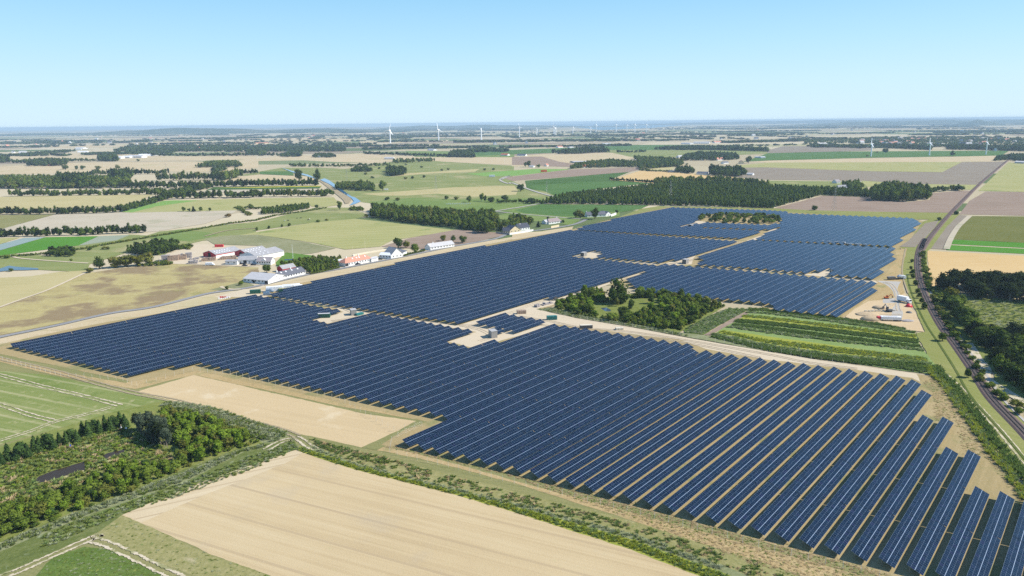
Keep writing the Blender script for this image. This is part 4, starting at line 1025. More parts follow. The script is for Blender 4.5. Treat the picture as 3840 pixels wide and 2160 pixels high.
# ------------------------------------------------------------------ single trees of the near and middle ground
def pick(rg, items):
    return rg.choices([i[0] for i in items], [i[1] for i in items])[0]
ADJ = {'leaf_dark': 'dark green', 'leaf_mid': 'green', 'leaf_bright': 'bright green', 'leaf_olive': 'olive', 'leaf_yellow': 'yellowish', 'leaf_rust': 'rusty', 'needle_pine': 'grey green', 'needle_dark': 'blackish', 'needle_spruce': 'dark'}
FORM = {'broad': 'round tree', 'tall': 'tall tree', 'young': 'young tree', 'shrub': 'bush', 'pine': 'pine', 'spruce': 'spruce'}
def grove(name, label, cat, group, poly, step, hs, kinds, w=1.0, seed=1, avoid=None):
    rg = random.Random(seed); n = 0
    xs, ys = [p[0] for p in poly], [p[1] for p in poly]; cx, cy, sx, sy = (min(xs) + max(xs)) / 2, (min(ys) + max(ys)) / 2, max(xs) - min(xs), max(ys) - min(ys)
    for x, y in fill(poly, step, .42, seed):
        if avoid and any(inside(a, x, y) for a in avoid): continue
        k, mt = pick(rg, kinds); hh = rg.uniform(*hs)
        px, py = (x - cx) / sx, (y - cy) / sy
        pos = ('left' if px < -.25 else 'right' if px > .25 else 'middle') + (' front' if py < -.2 else ' back' if py > .2 else ' centre')
        size = 'small ' if hh < hs[0] + .33 * (hs[1] - hs[0]) else 'large ' if hh > hs[0] + .67 * (hs[1] - hs[0]) else ''
        tree(name, f'{size}{ADJ[mt]} {FORM[k]} at the {pos} of {label}', cat, (x, y), hh, k, mt, w * rg.uniform(.85, 1.2), group); n += 1
    return n
NT = {}
# left pond copse
rowpts = px_of('q -60,590 15,545 75,520 140,515 190,495 240,485 300,440 340,435 400,415 455,410 510,375 565,370 610,345 660,355 710,300 755,305 800,275 852,275 900,250 945,260 985,240 1030,225 1070,235')
for i, q in enumerate(rowpts):
    p = G(*q)
    tree('spruce_tree', f'dark young spruce beside the mown field, {ordinal(i + 1)} from left in its row', 'spruce', p, random.uniform(4.6, 7.4), 'spruce' if i % 4 else 'young', 'needle_spruce', random.uniform(1.0, 1.35), 'spruces along the pond copse')
pine_area = S('i 955,400 1060,380 1180,430 1235,495 1238,550 1150,532 1040,480')
NT['pines'] = grove('pine_tree', 'the left pine block', 'pine', 'pines of the left pond copse', pine_area, 2.2, (6.6, 8.0), [(('pine', 'needle_pine'), 4), (('spruce', 'needle_pine'), 2), (('pine', 'needle_dark'), 1)], .82, 4)
NT['copse'] = grove('young_tree', 'the thicket right of the pines', 'tree', 'young trees right of the pines', S('i 1150,300 1330,315 1560,375 1760,460 1780,500 1500,590 1320,680 1265,610 1262,470 1130,350'), 3.1, (3.0, 5.2), [(('young', 'leaf_bright'), 4), (('young', 'leaf_mid'), 3), (('broad', 'leaf_bright'), 2), (('shrub', 'leaf_olive'), 1), (('tall', 'leaf_olive'), 1)], 1.15, 5, [pine_area])
NT['copse2'] = grove('young_tree', 'the front copse thicket', 'tree', 'young trees along the front of the left copse', S('i 1300,640 1290,690 1130,760 960,850 680,935 170,1125 -150,1250 -150,1010 0,985 230,890 420,880 600,770 720,740 860,680 960,650 1130,690'), 3.3, (2.6, 4.6), [(('young', 'leaf_bright'), 4), (('young', 'leaf_mid'), 3), (('shrub', 'leaf_mid'), 2), (('young', 'needle_spruce'), 1), (('shrub', 'leaf_olive'), 1), (('shrub', 'leaf_rust'), .1)], 1.2, 6)
# copse amid the panels
oak = S('g 1055,735')[0]
tree('oak_tree', 'great round dark oak towering over the copse amid the panels', 'oak', oak, 18.5, 'broad', 'leaf_dark', 1.1).location.z = -3.2
mid_poly = S('g 400,795 560,715 700,640 850,610 960,705 1120,690 1300,640 1500,650 1800,690 2140,775 1960,850 1880,910 1700,1010 1500,1000 1150,950 680,865')
avoid = [S('g 800,735 930,735 1000,695 1480,690 1490,790 1340,805 1270,850 1060,875 870,885 820,800')]
NT['mid'] = grove('broadleaf_tree', 'the copse amid the panels', 'tree', 'trees of the copse amid the panels', mid_poly, 5.7, (3.0, 6.4), [(('broad', 'leaf_dark'), 2), (('broad', 'leaf_mid'), 4), (('young', 'leaf_mid'), 3), (('young', 'leaf_bright'), 3), (('tall', 'leaf_mid'), 1), (('broad', 'leaf_bright'), 1.5), (('broad', 'leaf_olive'), 1), (('shrub', 'leaf_mid'), 1.5)], 1.25, 8, avoid)
for s_, h_, lab in (('g 905,690', 5.5, 'pale lime green tree at the foot of the great oak'),):
    tree('broadleaf_tree', lab, 'tree', S(s_)[0], h_, 'broad', 'leaf_yellow', 1.2)
for s_, h_, lab in (('g 1200,800', 8, 'dark pointed tree standing alone in the copse clearing, left one'), ('g 1405,745', 7, 'dark pointed tree standing alone in the copse clearing, right one'), ('g 1055,770', 6, 'bare grey tree left of the small copse pond')):
    tree('broadleaf_tree', lab, 'tree', S(s_)[0], h_, 'young', 'leaf_olive' if 'bare' in lab else 'leaf_dark', 1.0)
# island wood among the far panels
NT['island'] = grove('broadleaf_tree', 'the wood enclosed by panels', 'tree', 'trees of the wood enclosed by panels', S('c 1890,1105 1885,1060 2050,1035 2300,1035 2576,1045 d 90,1060 140,1085 110,1115 0,1135 c 2500,1130 2200,1125 1960,1105'), 9.5, (4.5, 6.5), [(('broad', 'leaf_mid'), 3), (('young', 'leaf_dark'), 3), (('shrub', 'leaf_mid'), 2)], 1.5, 9)
# right hand wood
pine2 = S('h 1740,610 1760,560 2000,560 2900,600 2900,760 2560,735 2300,715 1935,685')
NT['pine2'] = grove('pine_tree', 'the pine stand above the clearing', 'pine', 'pines above the clearing', pine2, 7.5, (10.5, 13), [(('pine', 'needle_dark'), 3), (('broad', 'needle_dark'), 2)], 1.35, 10)
NT['right'] = grove('broadleaf_tree', 'the wood right of the railway', 'tree', 'trees of the wood right of the railway', S('h 1780,760 1900,720 1990,900 2200,1060 2400,1130 2900,1080 2900,1449 p 4000,1640 p 3860,1480 p 3760,1420 h 2290,1360 2150,1200 2000,1030 1880,900'), 6.8, (7, 11), [(('broad', 'leaf_dark'), 5), (('broad', 'needle_dark'), 3), (('broad', 'leaf_mid'), 1)], 1.3, 11)
tree('broadleaf_tree', 'tall yellow green tree at the corner of the dark pine stand', 'tree', S('h 1845,745')[0], 11, 'broad', 'leaf_yellow', 1.1)
for i, p in enumerate(along(S('h 1555,240 1590,400 1610,540 1680,720 1780,900 1900,1080 2010,1230 2120,1400 l 1560,110 1700,190 1860,330'), 7.0, 3.0, 12)):
    tree('shrub', f'shrub right of the railway, {ordinal(i + 1)} from the far end', 'shrub', p, random.uniform(2.2, 4.2), 'shrub', random.choice(['leaf_mid', 'leaf_olive', 'leaf_mid', 'leaf_dark']), 1.4, 'shrubs right of the railway')
for i, s_ in enumerate('1445,330 1440,400 1452,455 1455,490 1485,560 1500,640 1520,690 1545,740 1570,800'.split()):
    tree('young_tree', f'small dark tree left of the railway curve, {ordinal(i + 1)} from the far end', 'tree', S('h ' + s_)[0], random.uniform(3.0, 5.0), 'young', 'leaf_dark', 1.4, 'small trees left of the railway')
tree('broadleaf_tree', 'lone bushy tree at the rail bank beside the crop strips', 'tree', S('h 1755,1120')[0], 5.2, 'broad', 'leaf_mid', 1.2)
tree('broadleaf_tree', 'lone dark tree at the rail bank above the yellow green hedge', 'tree', S('u 830,50')[0], 4.5, 'young', 'leaf_dark', 1.2)
# lone trees: label|pixels|height|kind|material|width
LONE = '''
round grey green tree at the left end of the farm copse|e 1000,395|10|broad|leaf_dark|1.2
small olive bush at the field path below the farm copse|e 905,432|5|shrub|leaf_olive|1.3
big yellowish green tree of the farm copse, leftmost|e 1160,380|10|broad|leaf_olive|1.5
big yellowish green tree of the farm copse, second from left|e 1275,372|10.5|broad|leaf_olive|1.6
big yellowish green tree of the farm copse, third from left|e 1385,362|10|broad|leaf_yellow|1.6
big yellowish green tree of the farm copse, rightmost|e 1490,352|10.5|broad|leaf_olive|1.5
dark round tree behind the grey barn and the long farmhouse|f 110,432|7.5|broad|leaf_dark|1.15
small round bush on the grass before the grey barn|e 2425,560|4|shrub|leaf_mid|1.0
small bush at the farm driveway bend|e 2285,605|3.5|shrub|leaf_olive|.9
tall dark tree behind the white gabled house|f 1430,185|11|broad|leaf_dark|1.1
greyish tree right behind the white gabled house|f 1510,185|8|broad|leaf_olive|1.1
bright round tree in the garden by the white gabled house|f 1600,235|9.5|broad|leaf_mid|1.15
olive round tree beyond the long white house, leftmost|f 1885,115|6.5|broad|leaf_olive|1.2
dark bushy tree beyond the long white house, middle one|f 1985,120|6|broad|leaf_dark|1.2
broad dark tree beyond the long white house, rightmost|f 2080,135|8|broad|leaf_dark|1.3
small round bush in the left pasture|e 900,208|3|shrub|leaf_dark|1.6
pair bush left in the pasture near the farm copse|e 1045,200|3.5|shrub|leaf_olive|1.3
pair bush right in the pasture near the farm copse|e 1085,200|3.5|shrub|leaf_olive|1.3
little lone tree beside the field path|e 718,320|3|broad|leaf_mid|1.2
small dark bush on the bank of the left pond|e 110,420|3|shrub|leaf_dark|1.3
roadside bush at the end of the left field path|e 70,290|4|shrub|leaf_mid|1.6
big round poplar left of the canal|b 432,692|26|broad|leaf_dark|.95
big round poplar right of the canal|b 620,695|25|broad|leaf_dark|.8
rounded tree at the right end of the canal meadow wood|b 1275,790|20|broad|leaf_mid|1.0
lone slim tree beside the canal bend|b 845,985|14|tall|leaf_mid|1.0
squat dark tree beside the yellow field near the canal|b 610,968|6|broad|leaf_dark|1.2
large domed tree at the left end of the tree belt|b 1195,1000|13|broad|leaf_dark|1.2
second domed tree on the left of the tree belt|b 1375,985|11|broad|leaf_mid|1.2
small bush in the dry grass at the tree belt corner|b 1113,1060|5.5|shrub|leaf_olive|1.0
great dark tree at the right end of the tree belt|b 2330,1215|15|broad|leaf_dark|1.2
dark tree of the tree belt nearest the white house|b 2240,1212|11|broad|leaf_mid|1.1
hedge bush on the pasture fence, first from left|b 10,1190|4|shrub|leaf_dark|1.0
hedge bush on the pasture fence, second from left|b 130,1172|4|shrub|leaf_dark|1.0
hedge bush on the pasture fence, third from left|b 262,1155|3.6|shrub|leaf_dark|.9
hedge bush on the pasture fence, fourth from left|b 335,1146|4|shrub|leaf_dark|1.1
wide hedge bush on the pasture fence near the yellow field|b 628,1106|3.5|shrub|leaf_mid|1.7
low hedge bush right of the wide one on the pasture fence|b 712,1092|3|shrub|leaf_olive|1.6
lone big round tree beside the gravel road in the meadow|c 85,795|14|broad|leaf_dark|1.3
round tree at the road corner before the great wood|c 195,922|10|broad|leaf_dark|1.3
dark garden tree left of the black roofed houses|c 75,1110|11|broad|leaf_dark|1.1
garden tree behind the black roofed houses|c 185,1125|9|broad|leaf_dark|1.1
dark fir in the garden of the thatched house|c 265,1155|7|spruce|needle_dark|1.6
round bush left behind the thatched roof|c 362,1082|4|shrub|leaf_dark|1.0
weeping tree left of the dark roofed white house|c 690,1065|11|broad|leaf_olive|1.3
dark tree at the drive of the white walled house|c 640,1068|10|tall|leaf_dark|1.3
tall tree standing in front of the dark roofed white house|c 835,1075|14|tall|leaf_dark|1.4
small round tree at the right end of the white wall|c 1053,1018|5|broad|leaf_dark|1.2
small bush in the garden of the thatched house|c 515,1115|4|shrub|leaf_dark|1.0
lone poplar of the pair in the bright pasture, left|c 135,553|14|tall|leaf_dark|1.3
lone poplar of the pair in the bright pasture, right|c 170,552|17|tall|leaf_dark|1.4
wooded garden by the white gable in the bright pasture|c 265,558|9|broad|leaf_mid|1.8
round tree among the village houses at centre|c 1140,545|20|broad|leaf_dark|1.0
round tree top over the village roofs at centre|c 1015,500|12|broad|leaf_dark|1.0
broad tree left of the yellow gabled farmhouse|c 2380,515|22|broad|leaf_dark|1.0
lone shrub on the brown field above the park|d 465,986|7|shrub|leaf_dark|1.3
copper coloured beech in the round oak grove|d 1440,812|17|broad|leaf_copper|1.1
lone dark tree on the green field between the turbines|d 1855,443|16|broad|leaf_dark|1.2
dark bush on the meadow beside the railway|d 1910,788|9|shrub|leaf_dark|2.6
bush beside the right rail curve in the field corner|d 1888,1030|5|shrub|leaf_dark|1.4
small bush left of the rail at the brown field corner|d 1720,1090|4|shrub|leaf_dark|1.6
two bushes joined on the green field by the left turbine|d 1180,412|18|broad|leaf_dark|1.4
round tree in the straw field far left, first of its row|a 660,580|15|broad|leaf_dark|1.6
round tree in the straw field far left, second of its row|a 772,580|12|broad|leaf_dark|1.1
round tree in the straw field far left, third of its row|a 833,580|13|broad|leaf_dark|1.4
greyish thin trees in the straw field far left|a 990,578|11|broad|leaf_olive|2.0
lone tree beside the lattice pylon at left|a 1190,575|14|broad|leaf_olive|1.2
little tree at the foot of the lattice pylon|a 1275,585|6|broad|leaf_dark|1.0
little tree right of the lattice pylon|a 1340,577|6|broad|leaf_dark|1.2
tree pair in the straw field before the white farm|a 1390,497|9|broad|leaf_dark|1.5
small dark tree on the yellow green field, leftmost|a 1848,1000|7|broad|leaf_dark|1.0
small dark tree on the yellow green field, second|a 1905,1000|5|broad|leaf_dark|1.2
small dark tree on the yellow green field, third|a 1948,1000|8|spruce|needle_dark|1.6
small dark tree on the yellow green field, fourth|a 2022,997|7|broad|leaf_mid|1.0
small dark tree on the yellow green field, fifth|a 2113,995|5|broad|leaf_dark|1.0
spreading bushes at the pale field corner near the canal|a 2300,1055|5|shrub|leaf_rust|1.8
bush group by the tree plantation on the pale field|a 2520,975|7|broad|leaf_dark|1.9
meadow tree in the pasture by the belt, leftmost of the group|b 2140,905|10|broad|leaf_mid|1.2
meadow tree in the pasture by the belt, slim one|b 2270,895|13|tall|leaf_mid|1.1
meadow tree in the pasture by the belt, right of the slim one|b 2305,902|10|tall|leaf_dark|1.1
dark bush in the pasture edge, wide one|b 2370,905|8|shrub|leaf_dark|1.7
meadow tree by the road hedge|b 2505,905|12|broad|leaf_dark|1.2
'''
for ln in LONE.strip().split('\n'):
    lab, q, h, k, mt, w = ln.split('|')
    tree('lone_tree' if k != 'shrub' else 'lone_bush', lab, 'tree' if k != 'shrub' else 'bush', S(q)[0], float(h), k, mt, float(w))
for i, q in enumerate(px_of('b 1665,560 1870,590 1935,583 2300,585 2390,583 1505,675 1577,668 1690,658 1175,668 1320,885 1430,890 1510,535 1240,572 1105,628 1915,875 2015,880 c 1090,328 1760,532 1350,575 d 1000,447 1100,410')):
    p = G(*q); tree('meadow_bush', 'small dark bush dotted on the open meadows and fields', 'bush', p, 5.5, 'shrub', random.choice(['leaf_dark', 'leaf_olive']), 1.6, 'bushes dotted on the meadows')
print('trees', NT)

# ------------------------------------------------------------------ crops, weeds and scrub: masses of small plants
def patch(name, label, cat, kitn, pts, step, h, w, hv=.3, seed=2, avoid=None):
    Q = fill(S(pts) if isinstance(pts, str) else pts, step, .5, seed)
    if avoid: Q = [q for q in Q if not any(inside(a, *q) for a in avoid)]
    if len(Q) > 9000: print('patch', label, len(Q))
    mass(name, label, cat, kitn, Q, h, w, hv, seed)
ponds = [S('q 280,700 330,640 470,590 725,515 735,590 640,620 400,695'), S('q 870,480 920,445 1065,415 1060,445 910,508')]
patch('scrub', 'rusty olive scrub and weeds around the left copse pond', 'scrub', 'scrub', 'i -300,900 0,600 400,520 850,390 950,400 1060,480 1250,560 1250,680 1100,690 880,670 600,770 230,880 0,980 -300,1150', 1.5, .9, 1.3, .45, 3, ponds)
patch('weed_belt', 'pale flowering weeds along the front edge of the left copse', 'weeds', 'pale_weeds', 'i -300,1360 0,1215 170,1145 680,950 1300,712 1720,545 1900,500 1900,520 1740,560 1350,755 700,980 200,1180 0,1265 -300,1420', 1.0, .8, .9, .4, 4)
patch('weed_belt', 'dark green weeds between the copse and the straw field', 'weeds', 'green_weeds', 'i 300,1260 880,1000 1300,870 1750,705 2130,540 2100,485 1760,600 1350,770 700,1000 300,1160', 1.25, .6, .9, .4, 5)
patch('weed_belt', 'pale green weeds right of the copse below the straw field', 'weeds', 'pale_weeds', 'i 1130,235 1185,195 1500,235 2050,418 2060,440 1950,490 1780,450 1560,330 1330,262', 1.1, .9, 1.0, .4, 6)
patch('weed_patch', 'loose weeds dotting the olive corner field', 'weeds', 'green_weeds', 'i 700,1170 880,1020 1130,1125 1500,1295 1950,1449 p 1200,2240 i 1400,1449 900,1260', 2.2, .14, .5, .5, 7)
patch('clover_patch', 'low leafy clover in the bottom left corner', 'clover', 'green_weeds', 'i 260,1449 390,1305 600,1240 750,1250 1170,1449 p 700,2250 100,2250', 1.2, .14, .55, .5, 8)
patch('mustard_row', 'yellow green mustard row bordering the big straw field', 'crop', 'mustard', 'j 445,150 1000,335 1700,520 2576,742 p 2390,2032 2700,2148 3200,2345 3150,2360 2640,2160 2370,2054 j 2576,790 2000,620 1400,469 1000,371 740,289 436,183', .85, .75, .8, .25, 9)
patch('grass_row', 'pale seeding grass row above the mustard', 'grass', 'pale_weeds', 'j 570,150 1000,312 1700,492 2576,702 p 2400,2008 2720,2122 2700,2138 2390,2026 j 2576,735 1700,515 1000,330 560,170', 1.1, .7, .9, .3, 10)
def clumpy(pts, step, thr, sc, seed):
    return [q for q in fill(S(pts), step, .5, seed) if mnoise.noise((q[0] / sc, q[1] / sc, seed)) > thr]
mass('maize_row', 'dark green patchy maize strip along the park fence', 'maize', 'fencecrop', clumpy('j 540,60 900,158 1600,335 2576,600 p 2400,1970 2900,2125 3300,2290 3200,2330 2720,2118 p 2400,2000 j 2576,695 1700,485 1000,305 580,130', 1.0, -.05, 4, 11), .5, .8, .45, 11)
mass('maize_row', 'thick maize at the head of the fence strip', 'maize', 'fencecrop', clumpy('j 540,60 900,158 1500,310 1450,340 1000,270 600,130', 1.0, -.2, 5, 12), .8, .9, .35, 12)
for lab, pts, kt, h, st in (
        ('dark maize row at the top of the crop strips', 'g 2380,795 2576,800 h 0,812 700,890 1100,945 1390,1003 1370,1018 1100,970 700,915 0,832 g 2576,820 2380,815', 'maize', 1.1, 1.0),
        ('pale green crop row below the top maize', 'g 2370,825 h 0,838 700,920 1480,1030 1480,1048 700,940 0,852 g 2350,840', 'lightcrop', 1.2, 1.3),
        ('yellowish crop row in the upper crop strips', 'g 2330,860 h 0,880 700,965 1490,1065 1490,1085 700,990 0,905 g 2310,880', 'mustard', 1.0, 1.4),
        ('broad dark maize row through the crop strips', 'g 2260,905 h 0,930 700,1010 1500,1110 1510,1150 700,1045 0,962 g 2240,935', 'maize', 1.1, 1.0),
        ('lower dark maize row of the crop strips', 'g 2230,950 h 0,980 700,1068 1540,1172 1545,1190 700,1105 0,1008 g 2215,965', 'maize', 1.1, 1.0),
        ('pale crop row in the middle of the crop strips', 'g 2180,970 h 0,1022 700,1115 1550,1205 1560,1225 700,1135 0,1045 g 2160,985', 'lightcrop', 1.3, 1.3),
        ('yellow crop row in the lower crop strips', 'g 2100,1020 h 0,1110 700,1190 1580,1290 1610,1330 700,1240 0,1145 g 2080,1035', 'mustard', 1.0, 1.4),
        ('pale seeding row along the lane hedge', 'g 2040,1050 h 0,1165 700,1265 1630,1345 1650,1370 700,1290 0,1190 g 2000,1062', 'lightcrop', 1.4, 1.2),
        ('dark maize row along the sandy lane', 'g 2000,1072 h 0,1195 500,1265 1240,1345 1660,1375 1720,1430 1560,1440 1240,1390 500,1300 0,1225 g 2000,1085', 'maize', 1.1, 1.0)):
    patch('crop_row', lab, 'crop', kt, pts, st, h, 1.2, .25, len(lab))
patch('wedge_crop', 'bright green crop wedge beside the copse', 'crop', 'lightcrop', 'g 1745,1040 1735,1010 1965,880 2180,795 2380,803 2320,835 2105,950 1925,1050', 1.5, 1.1, 1.2, .25, 30)
patch('weed_belt', 'greyish green weeds between copse and sandy lane', 'weeds', 'pale_weeds', 'g 260,805 400,795 680,862 1150,950 1700,1045 1780,1080 1200,968 640,880', 1.3, 1.0, 1.2, .35, 31)
# the tall crop hedge right of the near panels
hl = S('h 1640,1380 l 1225,20 1300,90 1480,330 1600,500 1760,700 1900,890 2100,1160')
mass('crop_hedge', 'tall dark green crop belt right of the near panels', 'crop', 'maize', along(offset_line(hl, 1.6), .42, 3.2, 33), 1.9, 1.2, .25, 33)
mass('crop_hedge', 'bright yellow flowering side of the crop belt by the railway', 'crop', 'mustard', along(offset_line(hl, -1.9), .42, 3.6, 34), 1.5, 1.2, .25, 34)
# dry grass in the gaps of the park
patch('dry_grass', 'tufts of dry grass at the front edge of the panels', 'grass', 'dry', 'j 1460,110 1600,150 2300,330 k 0,1000 1000,1220 1700,1440 l 0,1180 300,1260 700,1380 900,1449 p 3340,2240 3000,2170 p 2480,1985 j 2576,445 1800,255 1300,150', 1.0, .18, .7, .4, 35)
patch('dry_grass', 'tufts of dry grass beyond the right panel ends', 'grass', 'dry', 'l 1110,60 1190,20 1300,170 1560,520 1840,850 1990,1100 2100,1449 1700,1449 1790,900 1540,580 1400,600 1340,340 1190,340 1180,150', 1.1, .18, .7, .45, 36)
patch('meadow_weeds', 'rough tussocks in the clearing of the right wood', 'weeds', 'green_weeds', 'h 1920,690 2700,730 2700,1090 2450,1080 2150,1020 1990,890', 3.0, .8, 1.6, .4, 37)
patch('copse_undergrowth', 'leafy undergrowth filling the copse amid the panels', 'undergrowth', 'bushes', mid_poly, 2.6, 2.0, 2.6, .35, 39, avoid)
patch('copse_undergrowth', 'green undergrowth of the left copse', 'undergrowth', 'bushes', 'i 1185,235 1330,260 1560,330 1900,470 1800,510 1500,600 1290,690 680,935 170,1125 -150,1250 -150,1010 0,985 230,890 600,770 860,680 1100,690 1260,640 1260,420 1120,270', 2.0, 1.3, 2.0, .4, 40)
patch('copse_undergrowth', 'dark undergrowth of the wood right of the railway', 'undergrowth', 'bushes', 'h 1700,600 1780,640 1900,720 1990,900 2200,1060 2900,1100 2900,1449 p 4000,1640 p 3860,1490 p 3760,1420 h 2150,1200 1850,860 1700,700', 3.6, 2.2, 3.2, .4, 41)
# ------------------------------------------------------------------ buildings
paint('white_wall', (.78, .77, .74), .8, 0, .06, .6); paint('red_wood', (.46, .03, .04), .7, 0, .15, .8); paint('yellow_wall', (.66, .55, .34), .8, 0, .06)
paint('grey_roof', (.33, .325, .33), .8, 0, .16, .5); paint('pale_roof', (.47, .46, .46), .8, 0, .12, .5); paint('slate_roof', (.115, .12, .14), .6, 0, .15, .8)
paint('tile_roof', (.55, .25, .17), .8, 0, .14, 1.2); paint('orange_roof', (.58, .15, .07), .8, 0, .1, 1.0); paint('thatch', (.30, .24, .225), .95, 0, .2, 1.0)
paint('pink_grey_roof', (.30, .265, .265), .85, 0, .15, .8); paint('black_roof', (.05, .055, .075), .5, 0, .15); paint('dark_opening', (.012, .012, .014), .7); paint('window_pane', (.03, .035, .045), .12)
paint('white_paint', (.82, .82, .82), .45, 0, .03); paint('cream_post', (.72, .62, .42), .6, 0, .05); paint('pale_post', (.66, .62, .54), .7, 0, .05); paint('concrete', (.42, .41, .38), .85, 0, .12); paint('skylight_sheet', (.8, .8, .8), .4)
paint('crate_wood', (.36, .26, .19), .9, 0, .25, 1.0); paint('grey_wood', (.33, .30, .29), .9, 0, .2, 1.0); paint('container_green', (.012, .10, .065), .45, 0, .1); paint('container_teal', (.02, .17, .16), .45, 0, .1)
paint('station_grey', (.30, .285, .265), .7, 0, .06); paint('station_roof', (.40, .39, .38), .7, 0, .06); paint('station_dark', (.10, .10, .10), .6); paint('car_dark', (.02, .022, .03), .3); paint('car_blue', (.16, .24, .34), .3, .2); paint('car_silver', (.5, .52, .55), .3, .3)
paint('tyre', (.02, .02, .02), .8); paint('red_paint', (.6, .03, .04), .45); paint('orange_paint', (.75, .16, .03), .45); paint('steel_dark', (.16, .165, .17), .55, .4); paint('rail_steel', (.05, .036, .03), .5, .3); paint('sleeper', (.19, .15, .125), .9, 0, .2, 3)
paint('turbine_white', (.9, .91, .92), .4, 0, .02); paint('pipe_white', (.6, .6, .57), .6); paint('earth_heap', (.44, .33, .20), .95, 0, .2, .7); paint('blue_paint', (.02, .07, .35), .5); paint('stone_pale', (.62, .56, .44), .9, 0, .15, .6)

def frame_of(p1, p2):
    d = p2 - p1; L = d.length; rz = math.atan2(d.y, d.x)
    y = Vector((-d.y, d.x, 0))
    if y.dot(p1) < 0:      # the house must lie behind its front wall as seen from the camera
        p1, p2 = p2, p1; rz += math.pi
    return p1, L, rz
def gable_walls(mb, L, W, h, r, mi=0, across=False):
    if across:   # ridge runs front to back
        ring0 = [(0, 0, -.5), (L, 0, -.5), (L, 0, h), (L / 2, 0, h + r), (0, 0, h)]; ring1 = [(x, W, z) for x, _, z in ring0]
    else:
        ring0 = [(0, 0, -.5), (0, 0, h), (0, W / 2, h + r), (0, W, h), (0, W, -.5)]; ring1 = [(L, y, z) for _, y, z in ring0]
    mb.loft([ring0, ring1], mi)
def gable_roof(mb, L, W, h, r, ov=.35, th=.2, across=False):
    A, B = (L, W) if not across else (W, L)     # A along ridge, B across
    k = r / (B / 2); e = .012
    for s in (0, 1):
        y0 = -ov if s == 0 else B + ov; z0 = h - ov * k + e; zr = h + r + e
        b = [(-ov, y0, z0), (A + ov, y0, z0), (A + ov, B / 2, zr), (-ov, B / 2, zr)]
        t = [(x, y, z + th) for x, y, z in b]
        if s: b, t = b[::-1], t[::-1]
        if across: b = [(y, x, z) for x, y, z in b][::-1]; t = [(y, x, z) for x, y, z in t][::-1]
        mb.hexa(b, t)
def hip_roof(mb, L, W, h, r, ov=.35, hip=3.0):
    b = [(-ov, -ov, h + .01), (L + ov, -ov, h + .01), (L + ov, W + ov, h + .01), (-ov, W + ov, h + .01)]
    c, d = (hip, W / 2, h + r), (L - hip, W / 2, h + r)
    mb.face([b[0], b[1], d, c]); mb.face([b[1], b[2], d]); mb.face([b[2], b[3], c, d]); mb.face([b[3], b[0], c]); mb.face(b[::-1])
